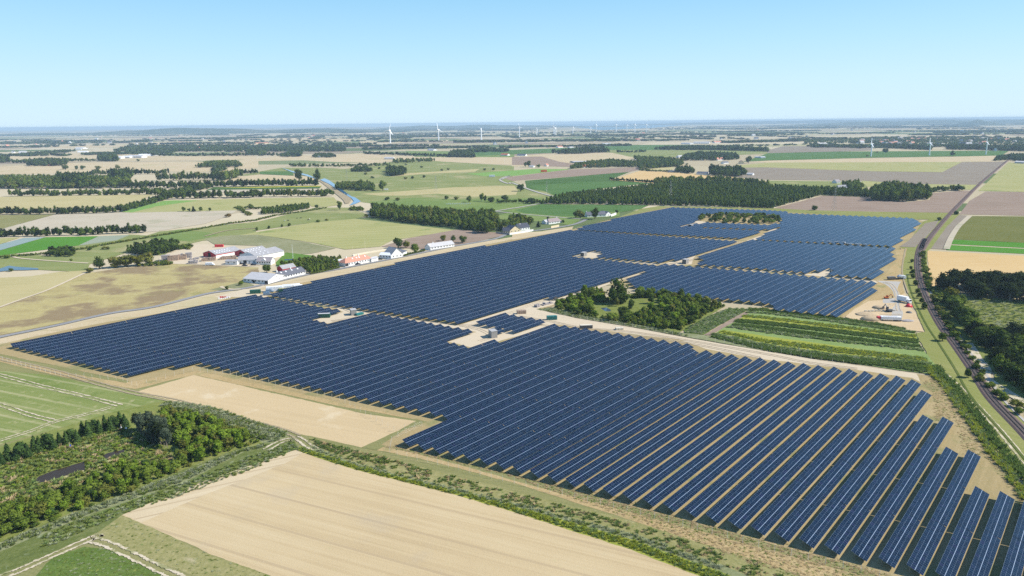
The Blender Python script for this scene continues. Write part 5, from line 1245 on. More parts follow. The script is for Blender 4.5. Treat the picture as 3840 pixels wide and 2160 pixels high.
def house(name, label, p1, p2, W, h, r, wall='white_wall', roof='grey_roof', cat='house', hip=0, across=False, win=0, doors=(), chim=(), sky=(), gwin=0, gable=None, skirt=None, group=None, ov=.35, fine=True, turn=0):
    p1, L, rz = frame_of(p1, p2)
    root = empty(name, (p1.x, p1.y, 0), rz); tag(root, label, cat, group)
    mb = MB()
    if hip: mb.box(0, L, 0, W, -.5, h)
    else: gable_walls(mb, L, W, h, r, 0, across)
    mb.build('wall', FM[wall], root)
    if gable:
        for s in (0, 1):
            g = MB(); x = -.06 if s == 0 else L + .06
            t_ = [(x, -.02, .1), (x, -.02, h), (x, W / 2, h + r - .05), (x, W + .02, h), (x, W + .02, .1)]
            g.loft([[(q[0] + (.05 if s == 0 else -.05), q[1], q[2]) for q in t_], t_] if s else [t_, [(q[0] + .05, q[1], q[2]) for q in t_]])
            g.build('gable_boarding', FM[gable], root)
    mb = MB()
    if hip: hip_roof(mb, L, W, h, r, ov, hip)
    else: gable_roof(mb, L, W, h, r, ov, .2, across)
    ro = mb.build('roof', FM[roof], root)
    k = r / (W / 2)
    for t, yy in chim:
        c = MB(); z = h + r - abs(yy - .5) * W * k; c.box(t * L - .35, t * L + .35, yy * W - .35, yy * W + .35, z - .6, z + 1.3); c.build('chimney', FM['white_wall'] if wall != 'yellow_wall' else FM['yellow_wall'], ro)
    for t, yy in sky:
        c = MB(); z0 = h + (yy * W) * k + .22; dz = 1.1 * k
        c.hexa([(t * L - .5, yy * W, z0), (t * L + .5, yy * W, z0), (t * L + .5, yy * W + 1.1, z0 + dz), (t * L - .5, yy * W + 1.1, z0 + dz)],
               [(t * L - .5, yy * W, z0 + .06), (t * L + .5, yy * W, z0 + .06), (t * L + .5, yy * W + 1.1, z0 + dz + .06), (t * L - .5, yy * W + 1.1, z0 + dz + .06)])
        c.build('skylight', FM['skylight_sheet'], ro)
    def opening(nm, x0, x1, y0, y1, z0, z1, mats):
        c = MB()
        if y0 == y1:
            c.box(x0 - .07, x1 + .07, y0 - .04, y0 + .02, z0 - .07, z1 + .07, 0); o = c.build(nm, FM['white_paint'], root)
            q = MB(); q.box(x0, x1, y0 - .06, y0 - .041, z0, z1); q.build('pane', FM[mats], o)
        else:
            s = 1 if x0 > L / 2 else -1
            c.box(x0 - .02 if s > 0 else x0 - .04, x0 + .04 if s > 0 else x0 + .02, y0 - .07, y1 + .07, z0 - .07, z1 + .07, 0); o = c.build(nm, FM['white_paint'], root)
            q = MB(); q.box(x0 + .041 * s, x0 + .06 * s, y0, y1, z0, z1) if s > 0 else q.box(x0 - .06, x0 - .041, y0, y1, z0, z1); q.build('pane', FM[mats], o)
    if win:
        for i in range(win):
            x = L * (i + .5) / win; opening('window', x - .5, x + .5, 0, 0, .95, min(2.05, h - .25), 'window_pane')
    for t, w_, hh in doors:
        c = MB(); c.box(t * L - w_ / 2, t * L + w_ / 2, -.05, .03, 0, hh); c.build('door', FM['dark_opening'], root)
    for i in range(gwin):
        for x in (0, L):
            yy = W * (i + 1) / (gwin + 1); opening('window', x, x, yy - .45, yy + .45, .95, 2.0, 'window_pane')
            if gwin > 1 and i == 0: opening('window', x, x, W / 2 - .4, W / 2 + .4, h + .4, h + 1.4, 'window_pane')
    return root, L
def HP(s): a = S(s); return a[0], a[1]
# --- the red farm
r1, L1 = house('barn', 'long grey roofed barn with red boarded gables, left of the two', *HP('m 990,380 1392,303'), 17.5, 3.2, 2.7, 'white_wall', 'grey_roof', 'barn', gable='red_wood', sky=[(t, y) for t in (.12, .22, .32, .42, .52, .62) for y in (.12, .3)], ov=.3)
def end_door(root, L, W, x, h, w, mat='dark_opening'):
    c = MB(); c.box(x - .1 if x <= 0 else x + .06, x - .06 if x <= 0 else x + .1, W / 2 - w / 2, W / 2 + w / 2, 0, h); c.build('door', FM[mat], root)
def band(root, L, mat, z0, z1):
    c = MB(); c.box(-.05, L + .05, -.06, .02, z0, z1); c.build('fascia_board', FM[mat], root)
end_door(r1, L1, 17.5, 0, 4.2, 3.6); band(r1, L1, 'red_wood', 2.35, 3.1)
r2, L2 = house('barn', 'wide grey roofed barn with red gable, right of the first barn', *HP('m 1490,365 1830,300'), 17, 3.2, 2.9, 'white_wall', 'grey_roof', 'barn', gable='red_wood', sky=[(t, y) for t in (.15, .27, .4, .52, .66, .8) for y in (.12, .3)])
end_door(r2, L2, 17, 0, 3.8, 3.6)
r3, L3 = house('barn', 'large white barn with pale grey roof, right end of the farm', *HP('m 1650,425 2085,330'), 21, 3.9, 3.0, 'white_wall', 'grey_roof', 'barn', sky=[(t, y) for t in (.2, .34, .5) for y in (.3, .12)])
house('farm_workshop', 'low white workshop with grey roof in front of the barns', *HP('m 1345,475 1640,462'), 14, 3.2, 2.2, 'white_wall', 'grey_roof', 'workshop', win=4, doors=((.38, 2.6, 3),))
house('shed', 'small white flat shed at the left end of the workshop', *HP('m 1140,478 1330,482'), 6, 2.6, 1.0, 'white_wall', 'grey_roof', 'shed', win=2)
rf, Lf = house('farmhouse', 'white farmhouse with pinkish grey roof and central dormer', *HP('m 1640,478 1872,478'), 9, 2.5, 2.9, 'white_wall', 'pink_grey_roof', 'house', win=6, gwin=2, chim=((.3, .5),))
c = MB(); gable_walls(c, 3.2, 3.0, 0, 0); c = MB(); c.loft([[(Lf / 2 - 1.6, .4, 2.3), (Lf / 2 + 1.6, .4, 2.3), (Lf / 2 + 1.6, .4, 3.4), (Lf / 2, .4, 4.9), (Lf / 2 - 1.6, .4, 3.4)], [(Lf / 2 - 1.6, 4, 2.3), (Lf / 2 + 1.6, 4, 2.3), (Lf / 2 + 1.6, 4, 3.4), (Lf / 2, 4, 4.9), (Lf / 2 - 1.6, 4, 3.4)]]); c.build('dormer', FM['white_wall'], rf)
house('low_barn', 'long white barn with wide pale grey roof, end on to the road', *HP('m 1430,758 1828,792'), 20, 2.4, 3.0, 'white_wall', 'pale_roof', 'barn', win=7, doors=((.42, 2, 1.9), (.93, 3, 2.0)), gwin=2)
house('farmhouse', 'long dark slate roofed white farmhouse beside the sand verge', *HP('m 2055,718 2430,628'), 9.5, 2.2, 2.9, 'white_wall', 'slate_roof', 'house', win=9, chim=((.55, .5), (-.02, .5)), sky=[(t, .3) for t in (.1, .3, .55, .8)], gwin=2)
house('outbuilding', 'grey roofed outbuilding behind the slate roofed farmhouse', *HP('m 2065,600 2275,560'), 8, 2.3, 2.3, 'red_wood', 'grey_roof', 'outbuilding')
# --- houses along the sand road
house('farmhouse', 'long white house with hipped red tile roof', *HP('n 580,598 1010,512'), 9, 2.6, 3.3, 'white_wall', 'tile_roof', 'house', hip=4.0, win=10, chim=((.17, .5), (.45, .5), (.62, .5)), sky=((.35, .25), (.5, .25), (.6, .25), (.82, .25)), doors=((.06, 3.2, 2.2),))
house('shed', 'low white annex between the tile roofed and the gabled house', *HP('n 1000,520 1110,497'), 5, 2.3, .8, 'white_wall', 'pale_roof', 'annex')
house('shed', 'flat white carport left of the tile roofed house', *HP('n 395,535 475,550'), 5, 2.4, .5, 'white_wall', 'white_paint', 'carport')
house('farmhouse', 'tall white house with steep grey roof and big gable', *HP('n 1325,468 1502,440'), 12, 3.2, 5.0, 'white_wall', 'grey_roof', 'house', across=True, win=3)
house('wing', 'low white wing left of the steep grey roofed house', *HP('n 1130,458 1318,470'), 7, 2.6, 1.6, 'white_wall', 'white_paint', 'house wing', win=4)
house('annex', 'dark flat roofed annex behind the white gabled house', *HP('n 1505,425 1570,395'), 14, 2.8, 1.4, 'white_wall', 'slate_roof', 'annex')
house('farmhouse', 'long low white house with pale grey roof near the road', *HP('n 1955,330 2335,275'), 9, 2.4, 2.6, 'white_wall', 'pale_roof', 'house', win=8, chim=((.22, .55),), gwin=1)
house('wing', 'short white gabled wing at the left of the long white house', *HP('n 1862,322 1952,331'), 8, 2.4, 2.6, 'white_wall', 'pale_roof', 'house wing', across=True)
# --- houses by the asphalt crossing
house('house', 'black roofed house with yellow wall at the road bend, left wing', *HP('o 115,500 225,497'), 9, 2.6, 3.2, 'yellow_wall', 'black_roof', 'house', win=3, chim=((.15, .5),))
house('house', 'black roofed house with yellow gable facing the panels', *HP('o 225,490 395,470'), 11, 2.8, 4.2, 'yellow_wall', 'black_roof', 'house', across=True, win=3)
house('house', 'white walled house with broad black roof right of the gable', *HP('o 385,450 545,430'), 11, 2.9, 3.8, 'white_wall', 'black_roof', 'house', win=4, chim=((.25, .4),))
house('thatched_house', 'old house with brownish thatched roof above white walls', *HP('o 850,345 1060,322'), 10, 2.1, 3.4, 'white_wall', 'thatch', 'house', hip=2.5, win=5, chim=((.8, .5),))
house('annex', 'little white gabled annex left of the thatched house', *HP('o 735,335 805,345'), 6, 2.2, 2.2, 'white_wall', 'pale_roof', 'annex', across=True)
house('house', 'white house with dark roof half hidden behind tall trees', *HP('o 1470,235 1770,222'), 10, 2.6, 3.2, 'white_wall', 'slate_roof', 'house', win=5, chim=((.02, .5),))
house('house', 'bright white gable end of the dark roofed house', *HP('o 1768,222 1850,212'), 12, 2.8, 2.8, 'white_wall', 'slate_roof', 'house', across=True, win=1)
def wall(name, label, s, h, th, mat, cat='wall'):
    pts = S(s); mb = MB()
    for i in range(len(pts) - 1):
        A, B = offset_line([pts[i], pts[i + 1]], th / 2), offset_line([pts[i], pts[i + 1]], -th / 2)
        mb.hexa([(B[0].x, B[0].y, -.5), (B[1].x, B[1].y, -.5), (A[1].x, A[1].y, -.5), (A[0].x, A[0].y, -.5)], [(B[0].x, B[0].y, h), (B[1].x, B[1].y, h), (A[1].x, A[1].y, h), (A[0].x, A[0].y, h)])
    return tag(mb.build(name, FM[mat]), label, cat)
wall('garden_wall', 'white garden wall before the yellow gabled house', 'o 220,515 420,485 600,452', 1.7, .25, 'white_wall')
wall('garden_wall', 'cream garden wall below the thatched house', 'o 885,410 1015,385', 2.2, .3, 'yellow_wall')
wall('garden_wall', 'white courtyard wall right of the white gable', 'o 1852,222 1935,192', 2.6, .3, 'white_wall')
wall('stone_wall', 'long pale low wall behind the tile roofed house', 'n 690,425 960,375 1250,330', 1.1, .4, 'stone_pale')
wall('garden_fence', 'grey board fence left of the yellow gabled house', 'o 0,490 215,517', 1.6, .1, 'grey_wood', 'fence')
def pole(label, s, h, mat='white_paint', r=.16, cat='pole', name='flag_pole'):
    p = S(s)[0]; root = empty(name, (p.x, p.y, 0)); tag(root, label, cat)
    mb = MB(); mb.tube((0, 0, -.3), (0, 0, h), r, r * .55, 8); mb.build('shaft', FM[mat], root)
    mb = MB(); mb.tube((0, 0, -.3), (0, 0, .4), r * 1.8, r * 1.5, 8); mb.build('foot', FM['concrete'], root)
    mb = MB(); mb.tube((0, 0, h), (0, 0, h + .25), r * .9, r * .3, 8); mb.build('cap', FM[mat], root)
pole('tall white flagpole on the lawn of the red farm', 'm 2229,395', 13); pole('cream pole behind the tile roofed house, left one', 'n 698,425', 8.5, 'cream_post')
pole('cream pole behind the tile roofed house, right one', 'n 901,378', 11, 'cream_post'); pole('slim pale pole left of the white farmhouse at right', 'd 607,722', 18, 'cream_post', .25)
# --- farther farms and houses: label|front wall pixels|depth|wall|roof height|wall paint|roof paint|ridge
FAR = '''
long orange roofed farm building in the centre village|c 705,560 805,556|14|4|6|white_wall|orange_roof|0
small orange roofed house right of the long orange roof|c 832,552 868,548|11|4|6|white_wall|orange_roof|0
wide grey greenhouse behind the orange roofed farm|c 622,512 805,508|40|4|2|grey_roof|pale_roof|0
white gabled house in the centre village, left|c 1000,510 1035,507|11|4|6|white_wall|slate_roof|1
grey roofed house in the centre village|c 1040,522 1105,515|12|4|6|white_wall|slate_roof|0
white house with slate roof among village trees|c 1165,525 1215,520|12|4|7|white_wall|slate_roof|0
white gable in the middle of the village|c 1225,530 1265,528|10|5|6|white_wall|pink_grey_roof|1
tall white house at the village centre|c 1255,505 1290,502|11|6|6|white_wall|pink_grey_roof|0
white rounded house at the right village edge|c 1335,530 1390,527|14|5|6|white_wall|pale_roof|1
orange roofed house high among the village trees|c 1505,480 1600,484|13|4|7|white_wall|orange_roof|0
white house between trees right of the orange roof|c 1680,460 1720,458|12|5|6|white_wall|pale_roof|0
white walled farm at the wooded village, left|c 1825,472 1885,486|13|4|5|white_wall|pale_roof|0
red roofed house at the wooded village|c 2070,487 2130,484|12|4|8|white_wall|tile_roof|0
yellow gabled farmhouse with brown roof by the big tree|c 2285,520 2335,520|14|6|7|yellow_wall|tile_roof|1
white roofed cottage before the yellow farmhouse|c 2130,520 2180,517|10|4|5|white_wall|slate_roof|0
flat pale hall right of the wooded village|c 2440,460 2500,462|14|4|3|white_wall|pale_roof|0
white hall at the right end of the wooded village|c 2505,465 2552,464|14|4|4|white_wall|pale_roof|0
grey roofed farm barn with many skylights|c 1855,628 1965,632|16|4|5|white_wall|slate_roof|0
long dark hall left of the grey farm|c 1585,608 1700,606|14|3|3|grey_wood|slate_roof|0
white shed at the right of the dark grove|c 2360,634 2420,636|12|3|4|white_wall|pale_roof|0
white farmhouse with grey roof at the right wood|d 715,782 800,780|11|4|7|white_wall|grey_roof|0
pinkish roofed house behind the white farmhouse|d 690,718 730,716|11|4|6|white_wall|pink_grey_roof|0
little white shed right of the farmhouse trees|d 912,715 935,714|8|3|3|white_wall|pale_roof|0
flat pale halls near the railway horizon|d 2480,515 2576,518|26|5|3|pale_roof|pale_roof|0
white house right of the turbines at the far hedge|d 2285,392 2303,392|14|6|9|white_wall|pale_roof|1
long white farm hall in the far straw, left|a 1160,468 1215,468|22|6|5|white_wall|white_paint|0
long white farm hall in the far straw, second|a 1220,462 1305,462|22|6|5|white_wall|white_paint|0
long white farm hall in the far straw, tallest|a 1280,460 1425,460|30|8|6|white_wall|pale_roof|0
very long white hall behind the far straw farm|a 1400,445 1660,437|30|7|5|white_wall|white_paint|0
red roofed farm hidden in the long dark wood|a 445,540 510,540|16|5|6|red_wood|tile_roof|0
white long roof in the far left plain|a 778,408 880,406|24|5|4|white_wall|white_paint|0
white houses in the far left trees|a 755,370 830,372|26|6|6|white_wall|white_paint|0
little white farm in the straw field with trees|b 615,457 645,457|14|5|6|white_wall|pale_roof|1
white long house at the trees in the straw field|b 1290,475 1380,475|14|5|5|white_wall|pale_roof|0
red roofed house before the dark far clump|b 1990,432 2030,430|13|5|6|white_wall|orange_roof|0
white house on the far green slope|b 1725,385 1785,388|18|5|6|white_wall|pale_roof|0
pale farm at the far left of the wind turbines|b 0,322 130,318|26|6|6|yellow_wall|tile_roof|0
white farm on the far green field edge|b 2460,438 2530,440|14|5|6|white_wall|orange_roof|0
white farm beside the ploughed field far away|c 50,442 135,443|14|5|6|white_wall|slate_roof|0
red roofed farm behind the far green field|c 465,360 515,358|18|6|7|white_wall|tile_roof|0
white sheds right of the far red farm|c 580,362 625,360|14|4|4|white_wall|pale_roof|0
white farm in the far hedge|c 920,330 1000,328|22|6|6|white_wall|pale_roof|0
white halls of the far right farm|c 1700,322 1790,325|26|6|5|white_wall|pale_roof|0
pale halls of the far right farm, second|c 1820,318 1985,318|30|8|6|white_wall|pale_roof|0
red roofed house of the far right farm|c 2040,312 2110,310|16|6|8|white_wall|tile_roof|0
small white houses by the pair of poplars|c 170,555 215,556|9|3|4|white_wall|pale_roof|0
white gable in the bright pasture garden|c 325,545 350,546|9|4|6|white_wall|tile_roof|1
white farm at the far left edge of the right plain|d 515,328 600,325|24|6|6|white_wall|pale_roof|0
'''
for ln in FAR.strip().split('\n'):
    lab, q, W, h, r, wm, rm, ac = ln.split('|')
    a, b = HP(q)
    nm = 'hall' if 'hall' in lab else 'greenhouse' if 'greenhouse' in lab else 'shed' if 'shed' in lab else 'house'
    house(nm, lab, a, b, float(W), float(h) * .65, float(r) * .65, wm, rm, nm, across=ac == '1', ov=.4)
# the far village: two small house models copied about
def village():
    rg = random.Random(3); protos = []
    for wm, rm in (('white_wall', 'tile_roof'), ('white_wall', 'pale_roof'), ('yellow_wall', 'tile_roof'), ('white_wall', 'slate_roof')):
        mb = MB(); gable_walls(mb, 16, 9, 4, 5); w = mb.mesh('wall', FM[wm]); mb = MB(); gable_roof(mb, 16, 9, 4, 5); protos.append((w, mb.mesh('roof', FM[rm])))
    for poly, n, lab, grp in (('d 930,318 1200,322 1200,290 940,295', 12, 'small house in the left cluster of the far right village', 'left village houses'),
                              ('d 1200,330 2000,345 2000,280 1300,270', 26, 'small house in the middle of the far right village', 'middle village houses'),
                              ('d 2000,335 2700,345 2700,280 2050,275', 26, 'small house at the right end of the far right village', 'right village houses')):
        P = S(poly); k = 0
        while k < n:
            px, py = rg.choice(px_of(poly)), rg.choice(px_of(poly)); t = rg.random(); p = G(px[0] + (py[0] - px[0]) * t, px[1] + (py[1] - px[1]) * rg.random())
            if not inside(P, p.x, p.y): continue
            w, r = rg.choice(protos); o = empty('village_house', (p.x, p.y, 0), rg.choice([0, .3, 1.57, 1.8]), rg.uniform(.9, 1.5)); tag(o, lab + ', ' + {id(protos[0][1]): 'red roof', id(protos[1][1]): 'pale roof', id(protos[2][1]): 'tiled roof', id(protos[3][1]): 'slate roof'}[id(r)] , 'house', grp)
            link('wall', w, o); link('roof', r, o); k += 1
    # farmsteads scattered over the far plain
    for i in range(70):
        d = rg.uniform(3600, 9500); a = math.radians(rg.uniform(-37, 37)); x, y = d * math.sin(a), d * math.cos(a)
        if d > 8000 and 2030 < 1920 + FOC * x / y < 2560: continue
        w, r = rg.choice(protos); o = empty('distant_farm', (x, y, 0), rg.choice([0, .3, 1.57, 1.8]), rg.uniform(1.0, 1.7)); tag(o, 'tiny ' + ('white' if w is not protos[2][0] else 'cream') + ' farmhouse with ' + {id(protos[0][1]): 'red', id(protos[1][1]): 'pale', id(protos[2][1]): 'tiled', id(protos[3][1]): 'slate'}[id(r)] + ' roof in the hazy ' + ('far left', 'left', 'middle', 'right', 'far right')[min(4, int((math.degrees(a) + 37) / 15))] + (' near plain' if d < 5500 else ' farthest plain'), 'farm', 'farms of the hazy plain')
        link('wall', w, o); link('roof', r, o)
village()

# ------------------------------------------------------------------ wind turbines
def blade_mesh(R):
    mb = MB(); rings = []
    for t in (0, .08, .2, .45, .75, .97, 1.0):
        z = t * R; c = (.08 if t < .05 else .17 * (1 - t) ** .6 + .06) * R * (.6 if t < .05 else 1); th = c * (.9 if t < .05 else .22); tw = .35 * (1 - t)
        ring = []
        for k in range(8):
            a = k * math.pi / 4; x, y = math.cos(a) * c / 2 + c * .15, math.sin(a) * th / 2
            ring.append((x * math.cos(tw) - y * math.sin(tw), x * math.sin(tw) + y * math.cos(tw), z))
        rings.append(ring)
    mb.loft(rings); return mb.mesh('blade', FM['turbine_white'])
BL = {}
def turbine(label, base, hub_px, R_px, axis, phase, group):
    p = G(*base); m = mpp((p.x, p.y, 40)); H = hub_px * m; R = R_px * m * 1.05
    root = empty('wind_turbine', (p.x, p.y, 0), axis); tag(root, label, 'wind turbine', group)
    mb = MB(); mb.tube((0, 0, -1), (0, 0, H - R * .03), H * .055, H * .038, 16); mb.build('tower', FM['turbine_white'], root)
    s = R * .07
    mb = MB(); mb.loft([[(x, y * s, H + z * s) for y, z in ((-.8, -.7), (.8, -.7), (.9, .5), (.5, .9), (-.5, .9), (-.9, .5))] for x in (-2.2 * s, 3.6 * s)]); mb.build('nacelle', FM['turbine_white'], root)
    hub = MB(); hub.loft([[(x, math.cos(a * math.pi / 4) * r, H + math.sin(a * math.pi / 4) * r) for a in range(8)] for x, r in ((-2.2 * s, .7 * s), (-3.2 * s, .7 * s), (-3.9 * s, .25 * s))]); ho = hub.build('hub', FM['turbine_white'], root)
    k = round(R, 1)
    if k not in BL: BL[k] = blade_mesh(R)
    for i in range(3):
        o = link('blade', BL[k], root); o.location = (-2.8 * s, 0, H); o.rotation_euler = (phase + i * 2 * math.pi / 3, 0, 0)
T = [('b', 1352, 312, 185, 62, .30, 'far left turbine of the long wind farm row, tallest'), ('b', 1838, 298, 178, 60, -.1, 'second turbine from left in the wind farm row'), ('b', 2268, 285, 165, 34, .9, 'third turbine from left, standing before blue woods'),
     ('c', 75, 256, 152, 38, -.2, 'fourth turbine from left in the wind farm row'), ('c', 250, 240, 160, 34, .8, 'fifth turbine from left with blades like a Y'), ('c', 418, 232, 150, 44, .1, 'left turbine of the tight group of three'),
     ('c', 430, 232, 158, 36, .5, 'middle turbine of the tight group of three'), ('c', 441, 230, 155, 40, .9, 'right turbine of the tight group of three'), ('c', 612, 228, 150, 38, .45, 'turbine right of the tight group of three'),
     ('c', 790, 228, 150, 36, .8, 'lower turbine of the close pair at centre'), ('c', 845, 210, 128, 32, 0.2, 'higher turbine of the close pair at centre'), ('c', 1046, 207, 125, 36, 0, 'first turbine before the blue sea bay'),
     ('c', 1155, 205, 130, 34, .1, 'second turbine before the blue sea bay'), ('c', 1235, 202, 120, 34, .3, 'third turbine before the blue sea bay'), ('c', 1352, 198, 124, 36, .05, 'last turbine before the blue sea bay, rightmost')]
for zn, x, yb, yh, R, ph, lab in T:
    (bx, by), (_, hy) = px_of(f'{zn} {x},{yb} {x},{yh}')
    turbine(lab, (bx, by), by - hy, R * .37267, math.radians(75 + random.uniform(-12, 12)), ph, 'turbines of the distant wind farm')
for x, yb, yh, R, ph, lab in ((1036, 448, 322, 58, .07, 'left of three white turbines on the green field at right'), (1623, 436, 315, 52, -.08, 'middle of three white turbines on the green field at right'), (2192, 427, 305, 46, .05, 'right of three white turbines on the green field at right')):
    (bx, by), (_, hy) = px_of(f'd {x},{yb} {x},{yh}')
    turbine(lab, (bx, by), by - hy, R * .37267, math.radians(6), ph, 'three turbines on the green field')

# ------------------------------------------------------------------ pylons
def pylon(label, s, hp, arms=3):
    q = px_of(s)[0]; p = G(*q); H = hp * mpp((p.x, p.y, 10)); root = empty('lattice_pylon', (p.x, p.y, 0), .5); tag(root, label, 'pylon')
    mb = MB(); w0, w1 = H * .085, H * .02; t = .03 + H * .0009
    lv = [0, .2, .38, .54, .68, .8, .9, 1.0]
    def wz(k): return w0 + (w1 - w0) * min(1, k / .72)
    for sx, sy in ((-1, -1), (1, -1), (1, 1), (-1, 1)):
        for a, b in zip(lv, lv[1:]): mb.tube((sx * wz(a), sy * wz(a), H * a), (sx * wz(b), sy * wz(b), H * b), t, t, 4, cap=False)
    for a, b in zip(lv, lv[1:]):
        for (ax, ay), (bx, by) in (((-1, -1), (1, -1)), ((1, -1), (1, 1)), ((1, 1), (-1, 1)), ((-1, 1), (-1, -1))):
            mb.tube((ax * wz(a), ay * wz(a), H * a), (bx * wz(b), by * wz(b), H * b), t * .6, t * .6, 4, cap=False); mb.tube((bx * wz(a), by * wz(a), H * a), (ax * wz(b), ay * wz(b), H * b), t * .6, t * .6, 4, cap=False)
    mb.build('lattice_tower', M_STEEL, root)
    for i in range(arms):
        z = H * (.72 + .12 * i); a = H * (.14 - .02 * i); c = MB()
        for sx in (-1, 1):
            c.tube((0, 0, z), (sx * a, 0, z), t * .8, t * .5, 4); c.tube((0, 0, z + H * .035), (sx * a, 0, z), t * .6, t * .5, 4); c.tube((sx * a, 0, z), (sx * a, 0, z - H * .03), t * .5, t * .5, 4)
        c.build('crossarm', M_STEEL, root)
pylon('grey lattice pylon standing in the great dark wood', 'c 1592,885', 70); pylon('lattice pylon at the edge of the park on brown soil', 'd 660,1010', 92); pylon('faint lattice pylon in the green crop before the wood', 'c 350,822', 45)
pylon('faint lattice pylon in the middle of the meadow', 'b 1812,806', 60); pylon('lattice pylon in the straw field at left', 'a 1235,585', 42); pylon('lattice pylon among the left tree belts', 'a 2172,612', 30); pylon('thin pylon at the far left of the plain', 'a 68,420', 32); pylon('faint pylon by the canal meadow', 'b 915,700', 45)
pylon('faint pylon on the straw right of the left pylon', 'a 1672,595', 30)

# ------------------------------------------------------------------ railway
RL = S('d 2410,488 2390,502 2150,705 2000,850 1800,1058 1640,1250 1540,1392 h 1578,95 1524,200 1505,330 1522,490 1575,650 1660,820 1760,990 1880,1150 2000,1318 2090,1449')
RL = smooth_line(RL + S('l 1600,178 1830,420 2100,720 2500,1180'), 8)
bed = MB()
for i in range(len(RL) - 1):
    prof = [(-3.1, -.38), (-1.75, .35), (1.75, .35), (3.1, -.38)]
    for (a, za), (b, zb) in zip(prof, prof[1:]):
        A0, A1 = offset_line(RL, -a)[i:i + 2] if i == 0 else (None, None)
        break
    break
OFF = {a: offset_line(RL, -a) for a in (-3.1, -1.75, 1.75, 3.1, 2.2, 4.6)}
for i in range(len(RL) - 1):
    for (a, za), (b, zb) in (((-3.1, -.38), (-1.75, .3)), ((-1.75, .3), (1.75, .3)), ((1.75, .3), (3.1, -.38))):
        A, B = OFF[a], OFF[b]; bed.face([(A[i].x, A[i].y, za), (B[i].x, B[i].y, zb), (B[i + 1].x, B[i + 1].y, zb), (A[i + 1].x, A[i + 1].y, za)])
bo = tag(bed.build('railway_bed', FM['ballast']), kind='structure')
for s in (-.75, .75):
    O1, O2 = offset_line(RL, s - .1), offset_line(RL, s + .1); r = MB()
    for i in range(len(RL) - 1):
        r.hexa([(O1[i].x, O1[i].y, .4), (O1[i + 1].x, O1[i + 1].y, .4), (O2[i + 1].x, O2[i + 1].y, .4), (O2[i].x, O2[i].y, .4)], [(O1[i].x, O1[i].y, .58), (O1[i + 1].x, O1[i + 1].y, .58), (O2[i + 1].x, O2[i + 1].y, .58), (O2[i].x, O2[i].y, .58)])
    r.build('rail', FM['rail_steel'], bo)
sl = MB(); acc = 0
for i in range(len(RL) - 1):
    a, b = RL[i], RL[i + 1]; d = b - a; L = d.length
    if a.y > 620: continue
    d.normalize(); n = Vector((-d.y, d.x, 0)); t = acc
    while t < L:
        c = a + d * t; q = [c + n * 1.25 * sx + d * .13 * sy for sx, sy in ((-1, -1), (1, -1), (1, 1), (-1, 1))]
        sl.hexa([(v.x, v.y, .28) for v in q], [(v.x, v.y, .41) for v in q]); t += .65
    acc = t - L
so_ = sl.build('sleepers', FM['sleeper'], bo); tag(so_, kind='stuff')
ribbon('gravel_shoulder', [p for p in offset_line(RL, 4.2) if p.y < 520], 1.1, 'gravel', smooth=False)
ribbon('ditch', [p for p in offset_line(RL, -7.5) if p.y < 520], 1.0, 'maize_ground', smooth=False)

# ------------------------------------------------------------------ fences
def fence(label, s, step, h=2.0, mat='pale_post', r=.05, mx=300, wires=True):
    pts = S(s); P = []
    carry = 0
    for i in range(len(pts) - 1):
        d = pts[i + 1] - pts[i]; L = d.length; t = carry
        while t < L: P.append(pts[i] + d * (t / L)); t += step
        carry = t - L
    P = P[:mx]; root = empty('wire_fence', (P[0].x, P[0].y, 0)); tag(root, label, 'fence')
    mb = MB(); mb.tube((0, 0, -.4), (0, 0, h), r, r, 6); me = mb.mesh('post', FM[mat])
    for p in P:
        o = link('post', me, root); o.location = (p.x - P[0].x, p.y - P[0].y, 0)
    if wires:
        for z in (.5, 1.0, 1.5, h - .1):
            w = MB()
            for a, b in zip(P, P[1:]):
                if (b - a).length > step * 2.5: continue
                w.tube((a.x - P[0].x, a.y - P[0].y, z), (b.x - P[0].x, b.y - P[0].y, z), .006, .006, 3, cap=False)
            w.build('wire', M_STEEL, root)
fence('wire fence on pale posts below the front panels', 'i -60,-140 0,-100 430,20 870,48 970,92 1385,-18 1650,10 2440,195 j 1390,-10 p 1588,1594 1470,1650 1460,1698 1572,1725 1682,1751 1799,1782 2000,1830 2500,1955 2943,2078 3227,2145 3600,2240', 4.2)
fence('wire fence on pale posts along the sandy road', 'e 60,1140 420,1058 1010,938 1560,835 2100,735 2380,655 f 100,610 420,540 1060,420 1240,380 1945,235 2576,100 c 0,1282 620,1180 1110,1055 1590,955', 5.5)
fence('wire fence between right panels and the green crop belt', 'l 800,-55 1190,12 1380,275 1540,490 1700,690 1830,840 2100,1240', 4.5, mat='grey_wood')
fence('wire fence below the pond copse along the lane', 'g 150,850 640,892 1200,985 1780,1085 2576,1220 h 430,1300 860,1370', 4.8)

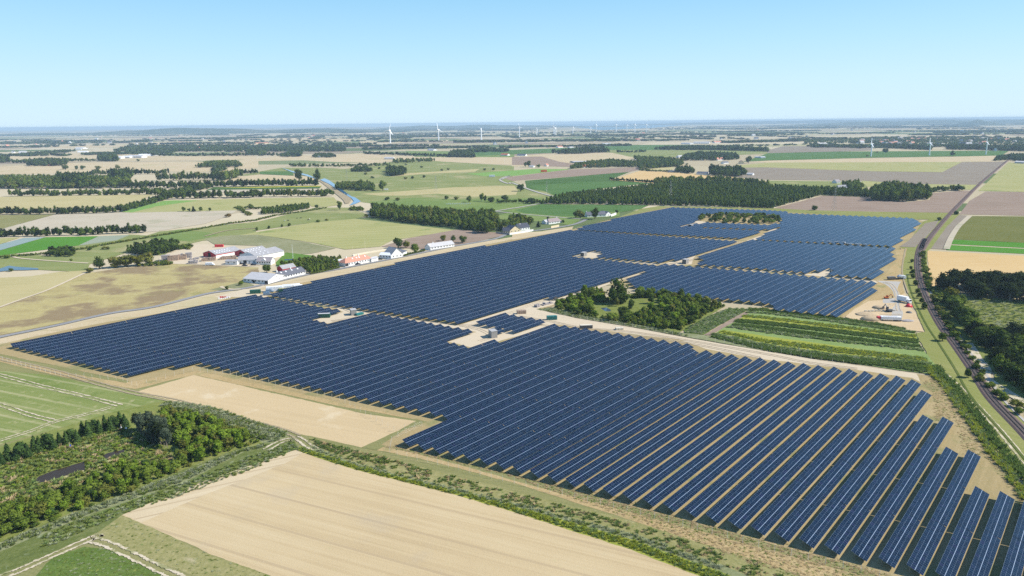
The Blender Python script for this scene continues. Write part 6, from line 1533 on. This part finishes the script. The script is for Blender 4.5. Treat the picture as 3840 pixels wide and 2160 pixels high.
# ------------------------------------------------------------------ things on the ground of the park
def station(label, s, rz, L=4.6, W=3.2, H=3.3, dark=False):
    p = S(s)[0]; root = empty('transformer_station', (p.x, p.y, -.2), rz); tag(root, label, 'transformer', 'transformer stations of the park')
    mb = MB(); mb.box(-L / 2, L / 2, -W / 2, W / 2, 0, H); mb.build('housing', FM['station_dark' if dark else 'station_grey'], root)
    mb = MB(); mb.box(-L / 2 - .12, L / 2 + .12, -W / 2 - .12, W / 2 + .12, H + .004, H + .2); mb.build('roof', FM['station_roof'], root)
    for x0, x1 in ((-L / 2 + .2, -.1), (.1, L / 2 - .2)):
        mb = MB(); mb.box(x0, x1, -W / 2 - .06, -W / 2 + .01, .25, H - .25); d = mb.build('door', FM['station_grey' if dark else 'station_dark'], root)
        mb = MB()
        for k in range(6): mb.box(x0 + .12, x1 - .12, -W / 2 - .1, -W / 2 - .062, .5 + k * .4, .75 + k * .4)
        mb.build('louvre', FM['station_grey'], d)
    mb = MB(); mb.box(-L / 2 - .3, L / 2 + .3, -W / 2 - .3, W / 2 + .3, -.15, -.004); mb.build('plinth', FM['concrete'], root)
RZ = math.pi / 2 - TH
station('grey transformer station on the pad near the green container', 'f 980,855', RZ + 1.1); station('grey transformer station on the pad nearest the camera', 'f 2385,1080', RZ + 1.1, 4.8, 3.4, 3.8)
station('dark transformer station on the upper middle pad', 'g 722,268', RZ, 5, 3.4, 3.4, True); station('dark transformer station at the lane crossing', 'g 1745,342', RZ, 5, 3.4, 3.6, True); station('small dark transformer station on the farthest pad', 'c 1800,1160', RZ, 5, 3.4, 3.4, True)
def container(label, s, rz, L, mat, H=2.5, W=2.4, load=None):
    p = S(s)[0]; root = empty('container', (p.x, p.y, -.2), rz); tag(root, label, 'container')
    mb = MB()
    mb.box(-L / 2, L / 2, -W / 2, W / 2, .12, H)
    n = int(L / .5)
    for k in range(n):
        x = -L / 2 + .25 + k * (L - .5) / max(1, n - 1)
        for y in (-W / 2, W / 2): mb.box(x - .1, x + .1, min(y, y * 1.04), max(y, y * 1.04), .25, H - .12)
    mb.build('body', FM[mat], root)
    mb = MB(); mb.box(-L / 2 + .1, L / 2 - .1, -W / 2 + .1, W / 2 - .1, H + .003, H + .06); mb.build('lid', FM[load or mat], root)
    for y in (-W / 4, W / 4):
        mb = MB(); mb.box(L / 2 + .004, L / 2 + .07, y - W / 4 + .06, y + W / 4 - .06, .25, H - .1); mb.build('door', FM[mat], root)
container('dark green open top container on the sandy pad', 'f 685,885', RZ - .75, 7.2, 'container_green', 2.6, 2.5, 'pale_roof'); container('flat teal container beside the front transformer station', 'f 1040,858', RZ, 5, 'container_teal', 1.2)
container('teal container on the lane near the small panel block', 'g 400,905', RZ - .75, 6, 'container_teal', 2.3); container('dark skip full of pale rubble on the sandy lane', 'g 745,992', RZ - .75, 7, 'station_dark', 2.0, 2.4, 'stone_pale')
container('green container at the park entrance drive', 'm 1622,942', .25, 7, 'container_green', 2.6); container('white site container left of the white row', 'm 1930,905', .32, 11, 'white_paint', 3.4, 3); container('white site container in the middle of the white row', 'm 2080,882', .32, 11, 'white_paint', 3.0, 3)
container('long white site container at the back of the row', 'm 2200,862', .32, 12, 'white_paint', 3.0, 3); container('low green container beside the white ones', 'm 2090,905', .3, 8, 'container_green', 2.0, 2.6, 'olive_weed'); container('small white cabin at the right end of the row', 'm 2310,862', .32, 6, 'white_paint', 2.6)
def crates(label, s, rz, nx, ny, nz, mat='crate_wood', sz=(1.3, 1.1, .9), gap=.12, ragged=.0, name='crate_stack', cat='crate stack'):
    p = S(s)[0]; root = empty(name, (p.x, p.y, -.25), rz); tag(root, label, cat)
    mb = MB(); a, b, c = sz
    mb.box(-a / 2, a / 2, -b / 2, b / 2, .1, c)
    for y in (-b / 2 + .08, 0, b / 2 - .08): mb.box(-a / 2, a / 2, y - .06, y + .06, 0, .098)
    me = mb.mesh('crate', FM[mat]); rg = random.Random(len(label))
    for i in range(nx):
        for j in range(ny):
            top = nz - (1 if rg.random() < ragged else 0) - (1 if rg.random() < ragged * .5 else 0)
            for k in range(top):
                o = link('crate', me, root); o.location = ((i - (nx - 1) / 2) * (a + gap) + rg.uniform(-.04, .04), (j - (ny - 1) / 2) * (b + gap), k * (c + .03)); o.rotation_euler = (0, 0, rg.uniform(-.04, .04))
crates('tall grey stack of crates at the left of the farmyard', 'm 185,405', .3, 4, 3, 4, 'grey_wood', (1.6, 1.3, 1.1)); crates('tall wooden crate stack in the farmyard, left of two', 'm 300,410', .3, 5, 3, 4, 'crate_wood', (1.6, 1.3, 1.1), ragged=.3); crates('tall wooden crate stack in the farmyard, right of two', 'm 430,395', .3, 5, 3, 4, 'crate_wood', (1.6, 1.3, 1.1), ragged=.4)
crates('long pale crate stack behind the tall ones', 'm 500,370', .3, 6, 3, 4, 'grey_wood', (1.6, 1.3, 1.1), ragged=.4); crates('low pile of pallets in front of the red barn', 'm 870,415', .35, 7, 3, 4, 'crate_wood', (1.5, 1.3, .7), ragged=.5); crates('low pile of pallets between the two red barns', 'm 1180,390', .35, 8, 3, 3, 'crate_wood', (1.6, 1.3, .9), ragged=.6)
crates('grey heap of old crates by the farm fence', 'm 620,460', .2, 5, 3, 4, 'grey_wood', (1.4, 1.2, .8), ragged=.7); crates('broken grey pallets beside the tall crate stacks', 'm 640,395', .5, 5, 3, 3, 'grey_wood', (1.4, 1.2, .8), ragged=.7)
crates('stack of brown crates at the lane end of the small block', 'g 95,845', RZ - .7, 4, 2, 2, 'crate_wood', (1.3, 1.2, 1.1)); crates('grey bundles piled along the lane by the copse', 'g 320,760', RZ - .1, 10, 2, 2, 'grey_wood', (1.2, 1.2, .8), .3, .5, 'bundle_pile', 'bundles'); crates('small stack of pale pallets on the sandy lane', 'g 1080,1005', RZ - .7, 3, 2, 2, 'stone_pale', (1.3, 1.2, .6))
def reel(label, s, R, w, rz, mat):
    p = S(s)[0]; root = empty('cable_reel', (p.x, p.y, R - .25), rz); tag(root, label, 'cable reel')
    for y in (-w / 2, w / 2):
        mb = MB(); mb.tube((0, y - .06, 0), (0, y + .06, 0), R, R, 20); mb.build('flange', FM[mat], root)
    mb = MB(); mb.tube((0, -w / 2 + .07, 0), (0, w / 2 - .07, 0), R * .7, R * .7, 16); mb.build('cable_coil', FM['tyre'], root)
reel('black cable reel standing on the lane by the copse', 'g 440,712', 1.3, 1.1, .4, 'station_dark'); reel('pale wooden cable reel in the gap of the railway block', 'h 628,448', 1.5, 1.2, 1.2, 'stone_pale')
def car(label, s, rz, mat, L=4.4, van=False, name='parked_car', cat='car'):
    p = S(s)[0]; root = empty(name, (p.x, p.y, -.25), rz); tag(root, label, cat)
    h1, h2 = (.95, 1.45) if not van else (1.1, 2.3); W = .88 if not van else 1.0
    mb = MB(); prof = [(-L / 2, .35), (-L / 2, h1 - .1), (-L / 2 + .3, h1), (L / 2 - .9, h1), (L / 2 - .15, h1 - .2), (L / 2, h1 - .4), (L / 2, .35)]
    mb.loft([[(x, y * W, z) for x, z in prof] for y in (-1, 1)]); mb.build('body', FM[mat], root)
    a, b = (-L / 2 + .1, L / 2 - 1.1) if van else (-L / 2 + .5, L / 2 - 1.3)
    mb = MB(); mb.loft([[(a, y * W * .98, h1 + .003), (a + .25, y * W * .86, h2 - .06), (b - .5, y * W * .86, h2 - .06), (b, y * W * .98, h1 + .003)] for y in (-1, 1)]); mb.build('cabin', FM['window_pane' if not van else mat], root)
    mb = MB(); mb.box(a + .2, b - .45, -W * .85, W * .85, h2 - .055, h2); mb.build('roof_panel', FM[mat], root)
    wm = MB(); wm.tube((0, -.11, 0), (0, .11, 0), .33, .33, 12); wme = wm.mesh('wheel', FM['tyre'])
    for x in (-L * .31, L * .31):
        for y in (-W, W): o = link('wheel', wme, root); o.location = (x, y, .33)
car('white delivery van parked in the farmyard', 'm 890,488', .05, 'white_paint', 7.5, True, 'white_van', 'van'); car('dark car parked before the workshop, upper one', 'm 1415,470', .2, 'car_dark'); car('dark car parked before the workshop, lower one', 'm 1452,500', -.2, 'car_dark'); car('dark car beside the farmhouse end', 'm 1590,488', .1, 'car_dark')
car('silver car near the white farmhouse', 'm 1550,470', .3, 'car_silver'); car('black car in front of the tile roofed house', 'n 785,562', .3, 'car_dark'); car('dark car under the carport of the gabled house', 'n 1140,480', .3, 'car_dark')
car('pale blue van at the row end by the site containers, front one', 'm 1815,968', .25, 'car_blue', 5.5, True, 'blue_van', 'van'); car('pale blue van behind the front one at the containers', 'm 1850,925', .25, 'car_blue', 5.5, True, 'blue_van', 'van')
crates('jumble of red and white road barriers at the entrance', 'm 1130,1012', .3, 5, 3, 2, 'red_paint', (1.0, .4, .6), .3, .5, 'barrier_pile', 'barriers'); crates('white barriers mixed in the red barrier pile', 'm 1120,1024', .5, 6, 2, 2, 'white_paint', (1.0, .4, .6), .3, .4, 'barrier_pile', 'barriers')
crates('red farm trailer behind the left red barn', 'm 1040,195', .1, 3, 1, 2, 'red_paint', (2.6, 2.2, 1.2), .02, 0, 'farm_trailer', 'trailer'); crates('small blue garden boxes on the farm lawn', 'm 2160,408', .2, 4, 1, 1, 'blue_paint', (1.5, 1.0, .8), .3, 0, 'garden_box', 'boxes')
# east construction plot
def box_truck():
    p = S('s 915,640')[0]; root = empty('box_truck', (p.x, p.y, -.25), math.radians(-62)); tag(root, 'white box truck parked on the gravel by the railway', 'truck')
    mb = MB(); mb.box(-4.2, 2.2, -1.25, 1.25, 1.1, 3.9); mb.build('cargo_box', FM['white_paint'], root)
    mb = MB(); mb.loft([[(x, y, z) for x, z in ((2.5, .6), (4.4, .6), (4.4, 1.7), (4.0, 2.7), (2.5, 2.8))] for y in (-1.15, 1.15)]); cb = mb.build('cab', FM['white_paint'], root)
    mb = MB(); mb.hexa([(4.42, -1, 1.75), (4.42, 1, 1.75), (4.06, 1, 2.6), (4.06, -1, 2.6)], [(4.46, -1, 1.75), (4.46, 1, 1.75), (4.1, 1, 2.6), (4.1, -1, 2.6)]); mb.build('windscreen', FM['window_pane'], cb)
    mb = MB(); mb.box(-4.1, 4.2, -.5, .5, .6, 1.08); mb.build('chassis', FM['steel_dark'], root)
    w = MB(); w.tube((0, -.15, 0), (0, .15, 0), .5, .5, 14); me = w.mesh('wheel', FM['tyre'])
    for x in (-2.6, 3.3):
        for y in (-1.05, 1.05): o = link('wheel', me, root); o.location = (x, y, .5)
box_truck()
def mixer():
    p = S('s 830,225')[0]; root = empty('mixer_truck', (p.x, p.y, -.25), math.radians(8)); tag(root, 'silver white mixer truck with dark trailer on the dry plot', 'truck')
    mb = MB(); mb.loft([[(x, math.cos(k * math.pi / 5) * r, 2.3 + math.sin(k * math.pi / 5) * r + x * .08) for k in range(10)] for x, r in ((-1.8, .5), (-.8, 1.15), (.8, 1.25), (2.0, .7))]); mb.build('drum', FM['car_silver'], root)
    mb = MB(); mb.loft([[(x, y, z) for x, z in ((2.6, .6), (4.6, .6), (4.6, 1.8), (4.3, 2.8), (2.6, 2.9))] for y in (-1.2, 1.2)]); mb.build('cab', FM['white_paint'], root)
    mb = MB(); mb.box(-3.2, 4.5, -.6, .6, .6, 1.05); mb.build('chassis', FM['steel_dark'], root)
    mb = MB(); mb.hexa([(-9, -1.1, .9), (-3.8, -1.1, .9), (-3.8, 1.1, .9), (-9, 1.1, .9)], [(-9.2, -1.2, 2.3), (-3.6, -1.2, 2.3), (-3.6, 1.2, 2.3), (-9.2, 1.2, 2.3)]); mb.build('trailer', FM['steel_dark'], root)
    w = MB(); w.tube((0, -.15, 0), (0, .15, 0), .5, .5, 12); me = w.mesh('wheel', FM['tyre'])
    for x in (-8, -5, -2.2, -1.1, 3.5):
        for y in (-1.05, 1.05): o = link('wheel', me, root); o.location = (x, y, .5)
mixer()
def digger(label, s, rz, mat, sc=1.0):
    p = S(s)[0]; root = empty('excavator', (p.x, p.y, -.25), rz, sc); tag(root, label, 'excavator')
    for y in (-1, 1):
        mb = MB(); mb.loft([[(x, y * 1.0 + dy, z) for x, z in ((-1.7, .35), (-1.4, 0), (1.4, 0), (1.7, .35), (1.4, .75), (-1.4, .75))] for dy in (-.25, .25)]); mb.build('crawler_track', FM['tyre'], root)
    mb = MB(); mb.loft([[(x, y, z) for x, z in ((-1.9, .9), (1.2, .9), (1.2, 1.5), (-.2, 1.9), (-1.9, 1.9))] for y in (-1.1, 1.1)]); mb.build('body', FM[mat], root)
    mb = MB(); mb.box(.1, 1.3, .1, 1.1, 1.52, 2.9); cb = mb.build('cab', FM['window_pane'], root)
    mb = MB(); mb.box(.05, 1.35, .05, 1.15, 2.904, 3.0); mb.build('cab_roof', FM[mat], cb)
    def arm(nm, a, b, w):
        mb = MB(); a, b = Vector(a), Vector(b); d = (b - a).normalized(); n = Vector((-d.z, 0, d.x))
        mb.hexa([a - n * w + Vector((0, -.3, 0)), a - n * w + Vector((0, .1, 0)), b - n * w * .7 + Vector((0, .1, 0)), b - n * w * .7 + Vector((0, -.3, 0))], [a + n * w + Vector((0, -.3, 0)), a + n * w + Vector((0, .1, 0)), b + n * w * .7 + Vector((0, .1, 0)), b + n * w * .7 + Vector((0, -.3, 0))]); mb.build(nm, FM[mat], root)
    arm('boom', (1.2, 0, 1.5), (3.6, 0, 4.0), .25); arm('dipper', (3.6, 0, 4.0), (5.4, 0, 1.9), .2)
    mb = MB(); mb.loft([[(5.1, y, 2.0), (5.8, y, 1.9), (5.6, y, 1.0), (5.0, y, .9)] for y in (-.6, .5)]); mb.build('bucket', FM['steel_dark'], root)
digger('dark excavator digging beside the sand heaps', 's 640,810', math.radians(97), 'steel_dark', 1.0); digger('small grey and orange digger left of the gravel drive', 's 600,575', math.radians(5), 'orange_paint', .75)
def long_trailer():
    a, b = S('s 500,975 870,990'); d = b - a; L = d.length; root = empty('covered_trailer', (a.x, a.y, -.25), math.atan2(d.y, d.x)); tag(root, 'long white covered trailer with red front at the sand plot', 'trailer')
    mb = MB(); mb.box(0, L, -.1, 2.5, .9, 2.6); mb.build('cargo_cover', FM['white_paint'], root)
    for y in (.7, 1.5):
        mb = MB(); mb.box(L * .12, L * .82, y, y + .12, 2.604, 2.66); mb.build('roof_seam', FM['steel_dark'], root)
    mb = MB(); mb.loft([[(x, y, z) for x, z in ((-2.2, .5), (-.3, .5), (-.3, 2.4), (-1.8, 2.3), (-2.2, 1.5))] for y in (.1, 2.3)]); mb.build('cab', FM['red_paint'], root)
    w = MB(); w.tube((0, -.15, 0), (0, .15, 0), .5, .5, 12); me = w.mesh('wheel', FM['tyre'])
    for x in (-1.4, L * .7, L * .82, L * .94):
        for y in (.15, 2.25): o = link('wheel', me, root); o.location = (x, y, .5)
long_trailer()
def heap(name, label, cat, s, rx, ry, h, mat, seed):
    p = S(s)[0]; V0, F0 = ico()[2]; rg = np.random.default_rng(seed); V = V0 * np.array([rx, ry, h]); V *= 1 + rg.normal(0, .05, (len(V), 1)); V[:, 2] = np.maximum(V[:, 2], -.4)
    o = link(name, np_mesh(name, V, F0, [FM[mat]], smooth=True)); o.location = (p.x, p.y, -.2); tag(o, label, cat)
heap('sand_heap', 'sand heap with flat top beside the excavator', 'sand heap', 's 480,745', 4.5, 4, 1.6, 'earth_heap', 1); heap('sand_heap', 'larger earth heap at the front left of the sand plot', 'sand heap', 's 330,950', 6.5, 4.5, 2.0, 'earth_heap', 2); heap('sand_heap', 'low earth mound at the left of the plot', 'sand heap', 's 250,860', 7, 5, 1.0, 'earth_heap', 3)
heap('tarpaulin_heap', 'bright red covered heap beside the gravel drive', 'covered heap', 's 1003,720', 2.3, 1.8, 1.9, 'red_paint', 4); heap('rubble_heap', 'dark brush heap at the right of the white trailer', 'brush heap', 's 1010,830', 1.8, 1.6, 1.0, 'station_dark', 5); heap('rubble_heap', 'grey green brush heap near the white trailer end', 'brush heap', 's 980,980', 4.0, 2.2, .9, 'grey_wood', 6)
crates('row of pale concrete blocks by the excavator trench', 's 480,805', .05, 9, 1, 1, 'stone_pale', (1.1, .9, 1.0), 1.1, 0, 'block_row', 'concrete blocks')
def cable_tray():
    pts = S('d 545,1318 770,1330 785,1343 990,1352'); root = empty('cable_tray', (pts[0].x, pts[0].y, 0)); tag(root, 'long pale cable tray along the far panel lane', 'cable tray')
    for a, b in zip(pts, pts[1:]):
        A, B = offset_line([a, b], .35), offset_line([a, b], -.35); mb = MB()
        mb.hexa([(v.x - pts[0].x, v.y - pts[0].y, 1.6) for v in (B[0], B[1], A[1], A[0])], [(v.x - pts[0].x, v.y - pts[0].y, 2.1) for v in (B[0], B[1], A[1], A[0])]); mb.build('tray_section', FM['pipe_white'], root)
        for t in (.1, .5, .9):
            c = a + (b - a) * t - pts[0]; mb = MB(); mb.box(c.x - .08, c.x + .08, c.y - .08, c.y + .08, -.3, 1.59); mb.build('leg', M_STEEL, root)
cable_tray()
# small things of the copse and meadows
def barrel():
    p = S('q 596,408')[0]; root = empty('feed_barrel', (p.x, p.y, -.2)); tag(root, 'bright blue feed barrel on a post by the copse pond', 'barrel')
    mb = MB(); mb.tube((0, 0, -.1), (0, 0, 2.4), .06, .06, 6); mb.build('post', FM['cream_post'], root)
    mb = MB(); mb.loft([[(math.cos(k * .785) * r, math.sin(k * .785) * r + .3, z) for k in range(8)] for z, r in ((.5, .26), (.9, .32), (1.3, .26))]); mb.build('drum', FM['blue_paint'], root)
barrel()
def nest_box(label, s):
    p = S(s)[0]; root = empty('marker_post', (p.x, p.y, -.2)); tag(root, label, 'post')
    mb = MB(); mb.tube((0, 0, -.1), (0, 0, 2.2), .09, .09, 6); mb.build('post', FM['cream_post'], root)
    mb = MB(); mb.box(-.25, .25, -.25, .25, .7, 1.2); mb.build('box', FM['white_paint'], root)
nest_box('pale marker post with white box right of the pond', 'q 1328,590'); nest_box('pale marker post at the left end of the pines', 'q 1036,250'); nest_box('second pale marker post before the pines', 'q 1078,255')
def cow(label, s, mat):
    p = S(s)[0]; root = empty('cow', (p.x, p.y, -.25), random.uniform(0, 6.28)); tag(root, label, 'cow', 'cattle grazing on the pasture')
    mb = MB()
    prof = [(-1.1, .95, .18, .28), (-.95, 1.0, .3, .4), (-.3, .98, .36, .45), (.4, 1.0, .33, .43), (.85, 1.08, .24, .34), (1.15, 1.1, .14, .22), (1.45, .95, .12, .15), (1.7, .75, .09, .10)]
    mb.loft([[(x, math.cos(k * .785) * a, z + math.sin(k * .785) * b) for k in range(8)] for x, z, a, b in prof])
    for x in (-.8, .7):
        for y in (-.22, .22): mb.tube((x, y, .8), (x + .03, y, 0), .12, .06, 6)
    mb.build('body', FM[mat], root)
paint('cow_black', (.02, .018, .016), .8); paint('cow_white', (.7, .66, .6), .8)
for i, (s, mt) in enumerate((('b 288,1098', 'cow_white'), ('b 323,1095', 'cow_black'), ('b 415,1072', 'cow_black'), ('b 450,1070', 'cow_black'), ('b 527,1088', 'cow_black'), ('b 541,1080', 'cow_white'))):
    cow(('white' if mt == 'cow_white' else 'black') + ' cow grazing on the pasture, ' + ordinal(i + 1) + ' from left', s, mt)
container('small pale combine like hut on the ploughed field edge', 'c 320,603', .2, 14, 'orange_paint', 5, 5); container('white cabin on the bright pasture', 'b 2375,652', .1, 12, 'white_paint', 4, 5); container('white caravan at the canal meadow trees', 'b 1310,785', .2, 7, 'white_paint', 2.6)
crates('row of white silage bales on the meadow', 'b 2040,925', .02, 14, 1, 1, 'white_paint', (1.2, 1.2, 1.2), 1.4, 0, 'bale_row', 'bales')
# ------------------------------------------------------------------ the air
def haze():
    mb = MB(); mb.box(-31000, 31000, -3400, 30500, -1.4, 119.0)
    mt, nt, out = nmat('haze_air')
    pv = N(nt, 'ShaderNodeVolumePrincipled', i_Density=HAZE_D, i_Anisotropy=0.0); pv.inputs['Color'].default_value = (.64, .84, 1.0, 1)
    nt.links.new(pv.outputs[0], out.inputs['Volume'])
    tag(mb.build('haze', mt), 'thin pale blue summer haze over the whole plain', 'haze', kind='stuff')
HAZE_D = 7.5e-5
haze()
